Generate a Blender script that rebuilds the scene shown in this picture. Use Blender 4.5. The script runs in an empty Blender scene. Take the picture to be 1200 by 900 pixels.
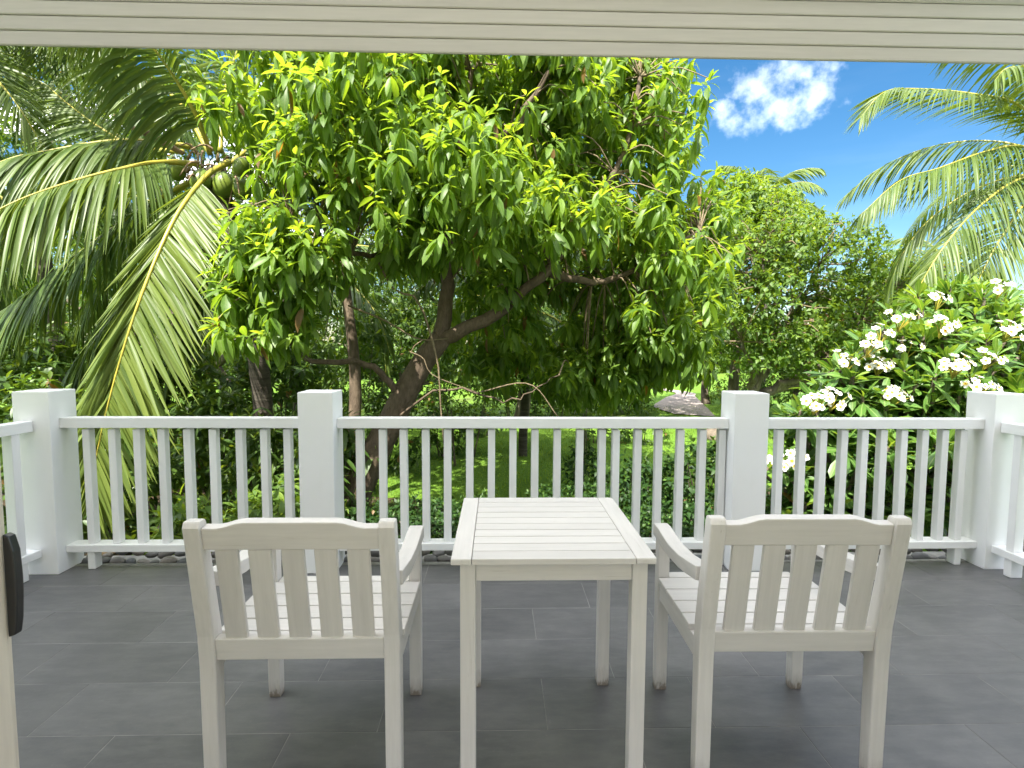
import bpy, bmesh, math, random
import numpy as np
from mathutils import Vector, Matrix, Euler

random.seed(7)
RNG = np.random.default_rng(11)
SC = bpy.context.scene
COL = SC.collection
R = math.radians

# ------------------------------------------------------------------ camera
CAM_H = 1.36
F_PX = 650.0
cam_data = bpy.data.cameras.new('camera')
cam = bpy.data.objects.new('camera', cam_data)
COL.objects.link(cam)
cam_data.sensor_width = 36.0
cam_data.lens = F_PX / 1200.0 * 36.0
cam_data.clip_start = 0.02
cam_data.clip_end = 2000.0
cam.location = (0.0, 0.0, CAM_H)
YAW, PITCH, ROLL = R(-1.5), R(-4.2), R(0.28)
CAM_ROT = (Euler((0, 0, YAW)).to_matrix() @ Euler((R(90) + PITCH, 0, 0)).to_matrix() @ Euler((0, 0, ROLL)).to_matrix())
cam.rotation_euler = CAM_ROT.to_euler()
SC.camera = cam

# ------------------------------------------------------------------ light
SUN_EL, SUN_AZ = R(54), R(206)           # azimuth clockwise from +Y : behind the house, a little to the left
SUN_DIR = Vector((math.sin(SUN_AZ) * math.cos(SUN_EL), math.cos(SUN_AZ) * math.cos(SUN_EL), math.sin(SUN_EL)))
sun_l = bpy.data.lights.new('sun', 'SUN')
sun_l.energy = 3.9
sun_l.angle = R(0.53)
sun_l.color = (1.0, 0.95, 0.86)
sun = bpy.data.objects.new('sun', sun_l)
COL.objects.link(sun)
sun.rotation_euler = SUN_DIR.to_track_quat('Z', 'Y').to_euler()
sun.location = (0, 0, 30)

SC.view_settings.view_transform = 'Standard'
SC.view_settings.look = 'None'
SC.view_settings.exposure = 2.0
SC.view_settings.gamma = 1.0


def ray(px, py):
    v = Vector(((px - 600.0) / F_PX, -(py - 450.0) / F_PX, -1.0))
    return CAM_ROT @ v


def P(px, py, y):
    """the world point at distance y in front of the house seen at a place of the photograph"""
    d = ray(px, py)
    return Vector((0, 0, CAM_H)) + d * (y / d.y)


# ------------------------------------------------------------------ sky
CLOUD_SEED = 3.7
world = bpy.data.worlds.new('World')
SC.world = world
world.use_nodes = True
nt = world.node_tree
nt.nodes.clear()


def nd(tree, typ, **kw):
    n = tree.nodes.new(typ)
    for k, v in kw.items():
        if k.startswith('i_'):
            key = k[2:]
            key = int(key) if key.isdigit() else key.replace('_', ' ')
            n.inputs[key].default_value = v
        else:
            setattr(n, k, v)
    return n


def ln(tree, a, b):
    tree.links.new(a, b)


sky = nd(nt, 'ShaderNodeTexSky', sky_type='NISHITA')
sky.sun_disc = False
sky.sun_elevation = SUN_EL
sky.sun_rotation = SUN_AZ
sky.altitude = 0
sky.air_density = 1.0
sky.dust_density = 0.35
sky.ozone_density = 2.2
hsv = nd(nt, 'ShaderNodeHueSaturation')
hsv.inputs['Hue'].default_value = 0.495
hsv.inputs['Saturation'].default_value = 1.32
ln(nt, sky.outputs[0], hsv.inputs['Color'])
tc = nd(nt, 'ShaderNodeTexCoord')
# one fair-weather cloud, drawn by direction (infinitely far away)
CD = ray(912, 116).normalized()
CR = Vector((0, 0, 1)).cross(CD).normalized() * -1
CU = CR.cross(CD).normalized()
if CU.z < 0:
    CU = -CU


def dotn(vec):
    n = nd(nt, 'ShaderNodeVectorMath', operation='DOT_PRODUCT')
    n.inputs[1].default_value = vec
    ln(nt, tc.outputs['Generated'], n.inputs[0])
    return n.outputs['Value']


def mth(tree, op, a, b=None, c=None, clamp=False):
    n = nd(tree, 'ShaderNodeMath', operation=op)
    n.use_clamp = clamp
    for i, v in enumerate((a, b, c)):
        if v is None:
            continue
        if isinstance(v, (int, float)):
            n.inputs[i].default_value = v
        else:
            ln(tree, v, n.inputs[i])
    return n.outputs[0]


cu = dotn(CR)
cv = dotn(CU)
cw = dotn(CD)
u = mth(nt, 'DIVIDE', cu, cw)
v = mth(nt, 'DIVIDE', cv, cw)
comb = nd(nt, 'ShaderNodeCombineXYZ')
ln(nt, u, comb.inputs[0]); ln(nt, v, comb.inputs[1])
noi = nd(nt, 'ShaderNodeTexNoise')
noi.inputs['Scale'].default_value = 30.0
noi.inputs['Detail'].default_value = 7.0
noi.inputs['Roughness'].default_value = 0.55
ln(nt, comb.outputs[0], noi.inputs['Vector'])


def puff(cx, cy, rx, ry):
    a = mth(nt, 'DIVIDE', mth(nt, 'SUBTRACT', u, cx), rx)
    b = mth(nt, 'DIVIDE', mth(nt, 'SUBTRACT', v, cy), ry)
    r2 = mth(nt, 'ADD', mth(nt, 'MULTIPLY', a, a), mth(nt, 'MULTIPLY', b, b))
    return mth(nt, 'SUBTRACT', 1.0, r2)


def px_uv(px, py):
    d = ray(px, py)
    return d.dot(CR) / d.dot(CD), d.dot(CU) / d.dot(CD)


val = None
for (px, py, rx, ry) in [(893, 98, 32, 24), (872, 140, 32, 18), (913, 122, 34, 28), (955, 108, 26, 24), (935, 82, 36, 16), (968, 86, 18, 16), (920, 140, 24, 16), (850, 131, 16, 12)]:
    c = px_uv(px, py)
    pf = puff(c[0], c[1], rx / F_PX, ry / F_PX)
    val = pf if val is None else mth(nt, 'MAXIMUM', val, pf)
val = mth(nt, 'MAXIMUM', val, -2.5)
dens = mth(nt, 'ADD', val, mth(nt, 'MULTIPLY', mth(nt, 'SUBTRACT', noi.outputs[0], 0.52), 4.6))
front = mth(nt, 'GREATER_THAN', cw, 0.2)
mr = nd(nt, 'ShaderNodeMapRange', interpolation_type='SMOOTHSTEP')
mr.inputs['From Min'].default_value = -0.15
mr.inputs['From Max'].default_value = 1.7
ln(nt, dens, mr.inputs['Value'])
mask = mth(nt, 'MULTIPLY', mr.outputs[0], front)
mask = mth(nt, 'MULTIPLY', mask, 0.12)
# bright cloud field added out of view to light the shaded balcony, flat layer
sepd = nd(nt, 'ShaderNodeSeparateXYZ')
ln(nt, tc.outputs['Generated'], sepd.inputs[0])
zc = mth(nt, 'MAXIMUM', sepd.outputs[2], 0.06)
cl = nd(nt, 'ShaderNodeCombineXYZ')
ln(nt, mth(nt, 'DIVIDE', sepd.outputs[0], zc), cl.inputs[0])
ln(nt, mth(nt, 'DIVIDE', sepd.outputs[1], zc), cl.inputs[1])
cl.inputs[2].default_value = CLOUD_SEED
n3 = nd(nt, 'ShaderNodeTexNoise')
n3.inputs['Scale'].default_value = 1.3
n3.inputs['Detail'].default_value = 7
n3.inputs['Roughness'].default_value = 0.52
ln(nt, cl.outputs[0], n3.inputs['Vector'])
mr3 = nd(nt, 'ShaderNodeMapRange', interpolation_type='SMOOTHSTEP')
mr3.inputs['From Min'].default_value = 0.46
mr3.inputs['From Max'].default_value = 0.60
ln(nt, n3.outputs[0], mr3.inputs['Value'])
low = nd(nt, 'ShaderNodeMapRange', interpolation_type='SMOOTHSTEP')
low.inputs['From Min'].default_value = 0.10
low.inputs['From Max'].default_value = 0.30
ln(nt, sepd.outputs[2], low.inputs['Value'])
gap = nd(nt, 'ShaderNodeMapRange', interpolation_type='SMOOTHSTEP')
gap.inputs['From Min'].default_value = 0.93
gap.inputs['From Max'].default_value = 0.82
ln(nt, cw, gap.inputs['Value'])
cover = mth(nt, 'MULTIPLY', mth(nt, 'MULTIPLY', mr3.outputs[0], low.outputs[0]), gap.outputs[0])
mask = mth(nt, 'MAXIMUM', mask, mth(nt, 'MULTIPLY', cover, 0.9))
# thin veil high in the air
n2 = nd(nt, 'ShaderNodeTexNoise')
mp = nd(nt, 'ShaderNodeMapping')
mp.inputs['Scale'].default_value = (1.6, 1.6, 9.0)
ln(nt, tc.outputs['Generated'], mp.inputs['Vector'])
ln(nt, mp.outputs[0], n2.inputs['Vector'])
n2.inputs['Scale'].default_value = 1.9
n2.inputs['Detail'].default_value = 5
mr2 = nd(nt, 'ShaderNodeMapRange', interpolation_type='SMOOTHSTEP')
mr2.inputs['From Min'].default_value = 0.5
mr2.inputs['From Max'].default_value = 0.85
mr2.inputs['To Max'].default_value = 0.01
ln(nt, n2.outputs[0], mr2.inputs['Value'])
mask = mth(nt, 'MAXIMUM', mask, mr2.outputs[0])
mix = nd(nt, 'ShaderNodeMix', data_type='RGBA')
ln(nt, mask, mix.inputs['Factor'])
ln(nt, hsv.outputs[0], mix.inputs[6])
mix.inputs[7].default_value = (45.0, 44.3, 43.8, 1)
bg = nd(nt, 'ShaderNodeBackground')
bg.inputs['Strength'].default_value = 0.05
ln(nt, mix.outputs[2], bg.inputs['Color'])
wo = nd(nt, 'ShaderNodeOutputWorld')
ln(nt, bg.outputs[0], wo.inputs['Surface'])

# ------------------------------------------------------------------ materials


def new_mat(name):
    m = bpy.data.materials.new(name)
    m.use_nodes = True
    t = m.node_tree
    t.nodes.clear()
    out = nd(t, 'ShaderNodeOutputMaterial')
    return m, t, out


def noise(t, vec, scale, detail=4, rough=0.55, stretch=None):
    n = nd(t, 'ShaderNodeTexNoise')
    n.inputs['Scale'].default_value = scale
    n.inputs['Detail'].default_value = detail
    n.inputs['Roughness'].default_value = rough
    if stretch is not None:
        m = nd(t, 'ShaderNodeMapping')
        m.inputs['Scale'].default_value = stretch
        ln(t, vec, m.inputs['Vector'])
        vec = m.outputs[0]
    ln(t, vec, n.inputs['Vector'])
    return n.outputs[0]


def ramp(t, fac, stops):
    r = nd(t, 'ShaderNodeValToRGB')
    el = r.color_ramp.elements
    while len(el) > 1:
        el.remove(el[-1])
    el[0].position = stops[0][0]
    el[0].color = tuple(stops[0][1]) + (1,)
    for p, c in stops[1:]:
        e = el.new(p)
        e.color = tuple(c) + (1,)
    ln(t, fac, r.inputs[0])
    return r.outputs[0]


def mixc(t, fac, a, b, blend='MIX'):
    n = nd(t, 'ShaderNodeMix', data_type='RGBA', blend_type=blend)
    for idx, v in ((0, fac), (6, a), (7, b)):
        if isinstance(v, (int, float)):
            n.inputs[idx].default_value = v
        elif isinstance(v, tuple):
            n.inputs[idx].default_value = v if len(v) == 4 else v + (1,)
        else:
            ln(t, v, n.inputs[idx])
    return n.outputs[2]


def bump(t, h, strength=0.3, dist=0.01):
    b = nd(t, 'ShaderNodeBump')
    b.inputs['Strength'].default_value = strength
    b.inputs['Distance'].default_value = dist
    ln(t, h, b.inputs['Height'])
    return b.outputs[0]


def principled(t, out, color, rough=0.5, spec=0.5, normal=None, metallic=0.0):
    b = nd(t, 'ShaderNodeBsdfPrincipled')
    if isinstance(color, tuple):
        b.inputs['Base Color'].default_value = color if len(color) == 4 else color + (1,)
    else:
        ln(t, color, b.inputs['Base Color'])
    if isinstance(rough, (int, float)):
        b.inputs['Roughness'].default_value = rough
    else:
        ln(t, rough, b.inputs['Roughness'])
    b.inputs['Specular IOR Level'].default_value = spec
    b.inputs['Metallic'].default_value = metallic
    if normal is not None:
        ln(t, normal, b.inputs['Normal'])
    ln(t, b.outputs[0], out.inputs['Surface'])
    return b


def paint_mat(name, base, grain, dirt=0.5, rough=0.5, stain=(0.30, 0.25, 0.19), foot=False, grain_k=0.88):
    """painted timber, grain running along one axis of the piece, worn and stained"""
    m, t, out = new_mat(name)
    tcn = nd(t, 'ShaderNodeTexCoord')
    oi = nd(t, 'ShaderNodeObjectInfo')
    vm = nd(t, 'ShaderNodeVectorMath', operation='ADD')
    ln(t, tcn.outputs['Object'], vm.inputs[0])
    cx = nd(t, 'ShaderNodeVectorMath', operation='SCALE')
    cx.inputs[0].default_value = (7.3, 3.1, 5.7)
    ln(t, oi.outputs['Random'], cx.inputs['Scale'])
    ln(t, cx.outputs[0], vm.inputs[1])
    vec = vm.outputs[0]
    st = {'x': (2.5, 40, 40), 'y': (40, 2.5, 40), 'z': (40, 40, 2.5)}[grain]
    g = noise(t, vec, 1.6, 5, 0.6, st)
    big = noise(t, vec, 7.0, 4, 0.6)
    sp = noise(t, vec, 1.5, 6, 0.7, {'x': (14, 60, 60), 'y': (60, 14, 60), 'z': (60, 60, 14)}[grain])
    col = mixc(t, ramp(t, g, [(0.25, (0, 0, 0)), (0.75, (1, 1, 1))]), tuple(c * grain_k for c in base), base)
    col = mixc(t, ramp(t, big, [(0.35, (0.14 * dirt,) * 3), (0.6, (0, 0, 0))]), col, tuple(c * 0.72 for c in base))
    ck = noise(t, vec, 1.2, 7, 0.7, {'x': (3.5, 90, 90), 'y': (90, 3.5, 90), 'z': (90, 90, 3.5)}[grain])
    col = mixc(t, ramp(t, ck, [(0.60, (0, 0, 0)), (0.72, (0.55 * dirt,) * 3)]), col, (0.36, 0.31, 0.25))
    spm = ramp(t, sp, [(0.66, (0, 0, 0)), (0.74, (dirt,) * 3)])
    bm = ramp(t, big, [(0.42, (0, 0, 0)), (0.66, (1, 1, 1))])
    f = nd(t, 'ShaderNodeMix', data_type='RGBA', blend_type='MULTIPLY')
    f.inputs[0].default_value = 1
    ln(t, spm, f.inputs[6]); ln(t, bm, f.inputs[7])
    col = mixc(t, f.outputs[2], col, stain)
    if foot:      # scuffed, grimy feet
        sx = nd(t, 'ShaderNodeSeparateXYZ')
        ln(t, tcn.outputs['Object'], sx.inputs[0])
        hz = mth(t, 'ADD', sx.outputs[2], mth(t, 'MULTIPLY', mth(t, 'SUBTRACT', sp, 0.5), 0.12))
        col = mixc(t, ramp(t, hz, [(0.008, (0.85,) * 3), (0.03, (0.25,) * 3), (0.08, (0, 0, 0))]), col, (0.16, 0.12, 0.085))
    # piece to piece variation
    va = nd(t, 'ShaderNodeMapRange')
    va.inputs['To Min'].default_value = 0.94
    va.inputs['To Max'].default_value = 1.03
    ln(t, oi.outputs['Random'], va.inputs['Value'])
    sc_ = nd(t, 'ShaderNodeVectorMath', operation='SCALE')
    ln(t, col, sc_.inputs[0]); ln(t, va.outputs[0], sc_.inputs['Scale'])
    nrm = bump(t, g, 0.25, 0.002)
    principled(t, out, sc_.outputs[0], rough, 0.4, nrm)
    return m


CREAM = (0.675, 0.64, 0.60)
WHITE = (0.88, 0.88, 0.88)
M_FX = paint_mat('cream_paint_x', CREAM, 'x', 0.75)
M_FY = paint_mat('cream_paint_y', CREAM, 'y', 0.75)
M_FZ = paint_mat('cream_paint_z', CREAM, 'z', 0.45)
M_LEG = paint_mat('cream_leg_paint', CREAM, 'z', 0.6, foot=True)
M_RX = paint_mat('white_rail_x', WHITE, 'x', 0.2, 0.45, (0.45, 0.44, 0.4), grain_k=0.95)
M_RY = paint_mat('white_rail_y', WHITE, 'y', 0.2, 0.45, (0.45, 0.44, 0.4), grain_k=0.95)
M_RZ = paint_mat('white_rail_z', WHITE, 'z', 0.2, 0.45, (0.45, 0.44, 0.4), grain_k=0.95)
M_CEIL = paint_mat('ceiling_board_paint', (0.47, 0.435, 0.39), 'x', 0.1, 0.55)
M_DOOR = paint_mat('door_paint', (0.62, 0.56, 0.47), 'z', 0.2, 0.4)


def plaster_mat(name, base, dirt=0.4):
    m, t, out = new_mat(name)
    tcn = nd(t, 'ShaderNodeTexCoord')
    n1 = noise(t, tcn.outputs['Object'], 5, 5, 0.6)
    n3 = noise(t, tcn.outputs['Object'], 3.0, 4, 0.6, (3, 3, 0.5))
    n2_ = noise(t, tcn.outputs['Object'], 90, 3)
    col = mixc(t, ramp(t, n1, [(0.35, (0.35 * dirt,) * 3), (0.65, (0, 0, 0))]), base, tuple(c * 0.82 for c in base))
    col = mixc(t, ramp(t, n3, [(0.55, (0, 0, 0)), (0.8, (0.35 * dirt,) * 3)]), col, (0.5, 0.49, 0.44))
    principled(t, out, col, 0.6, 0.3, bump(t, n2_, 0.15, 0.002))
    return m


M_POST = plaster_mat('white_post_render', (0.86, 0.86, 0.865), 0.3)
M_WALL = plaster_mat('house_wall_render', (0.86, 0.79, 0.68), 0.1)

# slate-grey porcelain tile
M_TILE, t, out = new_mat('slate_tile')
tcn = nd(t, 'ShaderNodeTexCoord')
oi = nd(t, 'ShaderNodeObjectInfo')
geo = nd(t, 'ShaderNodeNewGeometry')
w = geo.outputs['Position']
na = noise(t, w, 3.2, 6, 0.62)
nb = noise(t, w, 2.2, 8, 0.66, (3.0, 9.0, 1))
nc = noise(t, w, 45, 4, 0.6)
col = ramp(t, na, [(0.3, (0.082, 0.082, 0.086)), (0.55, (0.108, 0.107, 0.109)), (0.75, (0.142, 0.140, 0.139))])
col = mixc(t, ramp(t, nb, [(0.42, (0, 0, 0)), (0.72, (0.55, 0.55, 0.55))]), col, (0.172, 0.169, 0.164))
col = mixc(t, ramp(t, nc, [(0.62, (0, 0, 0)), (0.8, (0.25,) * 3)]), col, (0.26, 0.25, 0.24))
va = nd(t, 'ShaderNodeMapRange')
va.inputs['To Min'].default_value = 0.87
va.inputs['To Max'].default_value = 1.10
ln(t, oi.outputs['Random'], va.inputs['Value'])
sc_ = nd(t, 'ShaderNodeVectorMath', operation='SCALE')
ln(t, col, sc_.inputs[0]); ln(t, va.outputs[0], sc_.inputs['Scale'])
rg = nd(t, 'ShaderNodeMapRange')
rg.inputs['To Min'].default_value = 0.28
rg.inputs['To Max'].default_value = 0.46
ln(t, na, rg.inputs['Value'])
hgt = mth(t, 'ADD', nb, mth(t, 'MULTIPLY', nc, 0.3))
principled(t, out, sc_.outputs[0], rg.outputs[0], 0.5, bump(t, hgt, 0.28, 0.004))

M_GROUT, t, out = new_mat('pale_grout')
geo = nd(t, 'ShaderNodeNewGeometry')
n1 = noise(t, geo.outputs['Position'], 8, 4)
principled(t, out, ramp(t, n1, [(0.3, (0.17, 0.167, 0.16)), (0.7, (0.32, 0.31, 0.295))]), 0.8, 0.2)

M_ROOMFLOOR = None
M_KERB, t, out = new_mat('concrete_edge')
geo = nd(t, 'ShaderNodeNewGeometry')
n1 = noise(t, geo.outputs['Position'], 14, 5, 0.65)
principled(t, out, ramp(t, n1, [(0.3, (0.20, 0.195, 0.185)), (0.7, (0.36, 0.35, 0.33))]), 0.85, 0.2, bump(t, n1, 0.4, 0.01))

M_BLACK, t, out = new_mat('black_plastic')
principled(t, out, (0.012, 0.012, 0.013), 0.38, 0.5)

M_STONE, t, out = new_mat('river_stone')
oi = nd(t, 'ShaderNodeObjectInfo')
tcn = nd(t, 'ShaderNodeTexCoord')
n1 = noise(t, tcn.outputs['Object'], 18, 5, 0.65)
c0 = ramp(t, oi.outputs['Random'], [(0.0, (0.08, 0.085, 0.095)), (0.3, (0.15, 0.145, 0.14)), (0.5, (0.22, 0.19, 0.16)), (0.7, (0.13, 0.14, 0.16)), (0.9, (0.28, 0.26, 0.24)), (1.0, (0.1, 0.095, 0.09))])
col = mixc(t, ramp(t, n1, [(0.4, (0, 0, 0)), (0.7, (0.4,) * 3)]), c0, (0.3, 0.28, 0.25))
principled(t, out, col, 0.55, 0.4, bump(t, n1, 0.3, 0.004))


def leaf_mat(name, mature, young, transl=0.35, rough=0.38, rib=None, tcol=None, spec=0.5):
    """leaf blade: reflected plus transmitted light; tint attribute = (young, value, distance from midrib)"""
    m, t, out = new_mat(name)
    at = nd(t, 'ShaderNodeAttribute', attribute_name='tint')
    sep = nd(t, 'ShaderNodeSeparateColor')
    ln(t, at.outputs['Color'], sep.inputs[0])
    col = mixc(t, sep.outputs[0], mature, young)
    hs = nd(t, 'ShaderNodeHueSaturation')
    ln(t, col, hs.inputs['Color'])
    mrn = nd(t, 'ShaderNodeMapRange')
    mrn.inputs['To Min'].default_value = 0.65
    mrn.inputs['To Max'].default_value = 1.4
    ln(t, sep.outputs[1], mrn.inputs['Value'])
    ln(t, mrn.outputs[0], hs.inputs['Value'])
    mrh = nd(t, 'ShaderNodeMapRange')
    mrh.inputs['To Min'].default_value = 0.515
    mrh.inputs['To Max'].default_value = 0.487
    ln(t, sep.outputs[1], mrh.inputs['Value'])
    ln(t, mrh.outputs[0], hs.inputs['Hue'])
    col = hs.outputs[0]
    if rib is not None:
        rb = ramp(t, sep.outputs[2], [(0.0, (0.8,) * 3), (0.16, (0, 0, 0))])
        col = mixc(t, rb, col, rib)
    col = mixc(t, at.outputs['Alpha'], (0.19, 0.115, 0.045), col)      # a few withered leaves
    b = nd(t, 'ShaderNodeBsdfPrincipled')
    ln(t, col, b.inputs['Base Color'])
    b.inputs['Roughness'].default_value = rough
    b.inputs['Specular IOR Level'].default_value = spec
    tr = nd(t, 'ShaderNodeBsdfTranslucent')
    tm = nd(t, 'ShaderNodeMix', data_type='RGBA', blend_type='MULTIPLY')
    tm.inputs[0].default_value = 1.0
    ln(t, col, tm.inputs[6])
    tm.inputs[7].default_value = (tcol or (2.6, 2.1, 0.7)) + (1,)
    tm.clamp_result = True
    ln(t, tm.outputs[2], tr.inputs['Color'])
    ms = nd(t, 'ShaderNodeMixShader')
    ms.inputs[0].default_value = transl
    ln(t, b.outputs[0], ms.inputs[1]); ln(t, tr.outputs[0], ms.inputs[2])
    ln(t, ms.outputs[0], out.inputs['Surface'])
    return m


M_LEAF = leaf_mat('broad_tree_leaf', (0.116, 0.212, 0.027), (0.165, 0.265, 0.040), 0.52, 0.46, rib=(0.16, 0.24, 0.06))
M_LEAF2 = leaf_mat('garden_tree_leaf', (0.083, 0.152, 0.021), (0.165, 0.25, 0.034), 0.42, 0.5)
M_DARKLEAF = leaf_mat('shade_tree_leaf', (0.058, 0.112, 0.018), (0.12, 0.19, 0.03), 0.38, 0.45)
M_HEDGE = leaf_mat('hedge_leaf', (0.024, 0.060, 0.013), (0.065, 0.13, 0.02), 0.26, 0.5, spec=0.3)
M_PLUM = leaf_mat('frangipani_leaf', (0.068, 0.150, 0.027), (0.155, 0.265, 0.045), 0.34, 0.40, rib=(0.22, 0.30, 0.10))
M_FROND = leaf_mat('coconut_leaflet', (0.052, 0.098, 0.024), (0.155, 0.20, 0.04), 0.32, 0.42, tcol=(2.2, 2.0, 0.8), spec=0.32)
M_GRASS = leaf_mat('grass_blade', (0.10, 0.20, 0.022), (0.19, 0.29, 0.035), 0.35, 0.5)


def bark_mat(name, a, b_, scale=9, stretch=(1, 1, 0.35)):
    m, t, out = new_mat(name)
    tcn = nd(t, 'ShaderNodeTexCoord')
    n1 = noise(t, tcn.outputs['Object'], scale, 6, 0.65, stretch)
    n2_ = noise(t, tcn.outputs['Object'], scale * 5, 4, 0.6, stretch)
    col = ramp(t, n1, [(0.3, a), (0.7, b_)])
    col = mixc(t, ramp(t, n2_, [(0.5, (0, 0, 0)), (0.75, (0.5,) * 3)]), col, tuple(c * 0.5 for c in a))
    principled(t, out, col, 0.8, 0.2, bump(t, mth(t, 'ADD', n1, n2_), 0.7, 0.02))
    return m


M_BARK = bark_mat('brown_bark', (0.065, 0.048, 0.033), (0.17, 0.13, 0.09))
M_BARK2 = bark_mat('grey_bark', (0.075, 0.06, 0.045), (0.20, 0.165, 0.125))
M_TWIG = bark_mat('pale_twig', (0.15, 0.11, 0.065), (0.27, 0.22, 0.14), 20)
M_PALMTRUNK = bark_mat('palm_trunk_bark', (0.05, 0.042, 0.032), (0.125, 0.108, 0.085), 6, (0.4, 0.4, 5))
M_RACHIS, t, out = new_mat('yellow_frond_stalk')
tcn = nd(t, 'ShaderNodeTexCoord')
principled(t, out, ramp(t, noise(t, tcn.outputs['Object'], 6, 3), [(0.35, (0.24, 0.24, 0.035)), (0.65, (0.42, 0.34, 0.05))]), 0.4, 0.5)
M_HUSK, t, out = new_mat('dry_husk')
tcn = nd(t, 'ShaderNodeTexCoord')
principled(t, out, ramp(t, noise(t, tcn.outputs['Object'], 8, 5), [(0.3, (0.13, 0.085, 0.05)), (0.7, (0.34, 0.25, 0.16))]), 0.8, 0.2)
M_NUT, t, out = new_mat('green_coconut')
tcn = nd(t, 'ShaderNodeTexCoord')
principled(t, out, ramp(t, noise(t, tcn.outputs['Object'], 5, 3), [(0.3, (0.07, 0.13, 0.02)), (0.7, (0.17, 0.22, 0.03))]), 0.35, 0.5)

# frangipani petal: white with a yellow throat (tint.b = distance from the throat)
M_PETAL, t, out = new_mat('white_petal')
at = nd(t, 'ShaderNodeAttribute', attribute_name='tint')
sep = nd(t, 'ShaderNodeSeparateColor')
ln(t, at.outputs['Color'], sep.inputs[0])
col = ramp(t, sep.outputs[2], [(0.0, (0.80, 0.36, 0.01)), (0.2, (0.82, 0.52, 0.03)), (0.45, (0.76, 0.73, 0.58)), (0.65, (0.78, 0.78, 0.74))])
b = principled(t, out, col, 0.5, 0.3)
tr = nd(t, 'ShaderNodeBsdfTranslucent')
ln(t, col, tr.inputs['Color'])
ms = nd(t, 'ShaderNodeMixShader')
ms.inputs[0].default_value = 0.25
ln(t, b.outputs[0], ms.inputs[1]); ln(t, tr.outputs[0], ms.inputs[2]); ln(t, ms.outputs[0], out.inputs['Surface'])

M_GROUND, t, out = new_mat('garden_ground')
geo = nd(t, 'ShaderNodeNewGeometry')
n1 = noise(t, geo.outputs['Position'], 0.9, 5, 0.6)
n2_ = noise(t, geo.outputs['Position'], 22, 5, 0.7)
n3 = noise(t, geo.outputs['Position'], 0.35, 4, 0.6)
col = ramp(t, n2_, [(0.3, (0.055, 0.120, 0.014)), (0.5, (0.095, 0.19, 0.02)), (0.72, (0.16, 0.26, 0.032))])
col = mixc(t, ramp(t, n1, [(0.4, (0, 0, 0)), (0.7, (0.5,) * 3)]), col, (0.15, 0.24, 0.028))
col = mixc(t, ramp(t, n3, [(0.62, (0, 0, 0)), (0.72, (0.7,) * 3)]), col, (0.16, 0.12, 0.06))
principled(t, out, col, 0.85, 0.15, bump(t, n2_, 0.8, 0.03))

M_SOIL, t, out = new_mat('planting_bed_soil')
geo = nd(t, 'ShaderNodeNewGeometry')
n1 = noise(t, geo.outputs['Position'], 9, 6, 0.7)
principled(t, out, ramp(t, n1, [(0.35, (0.035, 0.028, 0.018)), (0.65, (0.085, 0.062, 0.036))]), 0.9, 0.1, bump(t, n1, 0.8, 0.03))

M_PATH, t, out = new_mat('garden_path_paving')
geo = nd(t, 'ShaderNodeNewGeometry')
n1 = noise(t, geo.outputs['Position'], 5, 5, 0.6)
principled(t, out, ramp(t, n1, [(0.3, (0.24, 0.20, 0.185)), (0.7, (0.36, 0.31, 0.29))]), 0.8, 0.2)
M_KERBSTONE = plaster_mat('pale_kerb_stone', (0.42, 0.44, 0.46), 0.8)
M_ROOMFLOOR = plaster_mat('pale_room_floor', (0.36, 0.315, 0.26), 0.2)

# ------------------------------------------------------------------ object helpers


def tag(o, label=None, cat=None, group=None, kind=None):
    if label: o['label'] = label
    if cat: o['category'] = cat
    if group: o['group'] = group
    if kind: o['kind'] = kind
    return o


def empty(name, loc=(0, 0, 0), rz=0.0):
    o = bpy.data.objects.new(name, None)
    o.empty_display_size = 0.1
    o.location = loc
    o.rotation_euler = (0, 0, rz)
    COL.objects.link(o)
    return o


def link(name, me, mat, parent=None, loc=None, rot=None, smooth=False):
    if mat is not None and not me.materials:
        me.materials.append(mat)
    if smooth:
        me.polygons.foreach_set('use_smooth', np.ones(len(me.polygons), dtype=bool))
    o = bpy.data.objects.new(name, me)
    COL.objects.link(o)
    if parent is not None:
        o.parent = parent
    if loc is not None:
        o.location = loc
    if rot is not None:
        o.rotation_euler = rot
    return o


def copy_tree(o, parent=None):
    c = o.copy()
    COL.objects.link(c)
    c.parent = parent
    for ch in list(o.children):
        copy_tree(ch, c)
    return c


def box_mesh(name, x0, x1, y0, y1, z0, z1, bev=0.004, seg=2):
    bm = bmesh.new()
    bmesh.ops.create_cube(bm, size=1.0)
    for v_ in bm.verts:
        v_.co = ((x0 + x1) / 2 + v_.co.x * (x1 - x0), (y0 + y1) / 2 + v_.co.y * (y1 - y0), (z0 + z1) / 2 + v_.co.z * (z1 - z0))
    if bev > 0:
        bmesh.ops.bevel(bm, geom=list(bm.edges), offset=bev, segments=seg, affect='EDGES', profile=0.6)
    me = bpy.data.meshes.new(name)
    bm.to_mesh(me)
    bm.free()
    return me


def box(name, x0, x1, y0, y1, z0, z1, mat, parent=None, bev=0.004, seg=2):
    return link(name, box_mesh(name, x0, x1, y0, y1, z0, z1, bev, seg), mat, parent)


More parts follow.
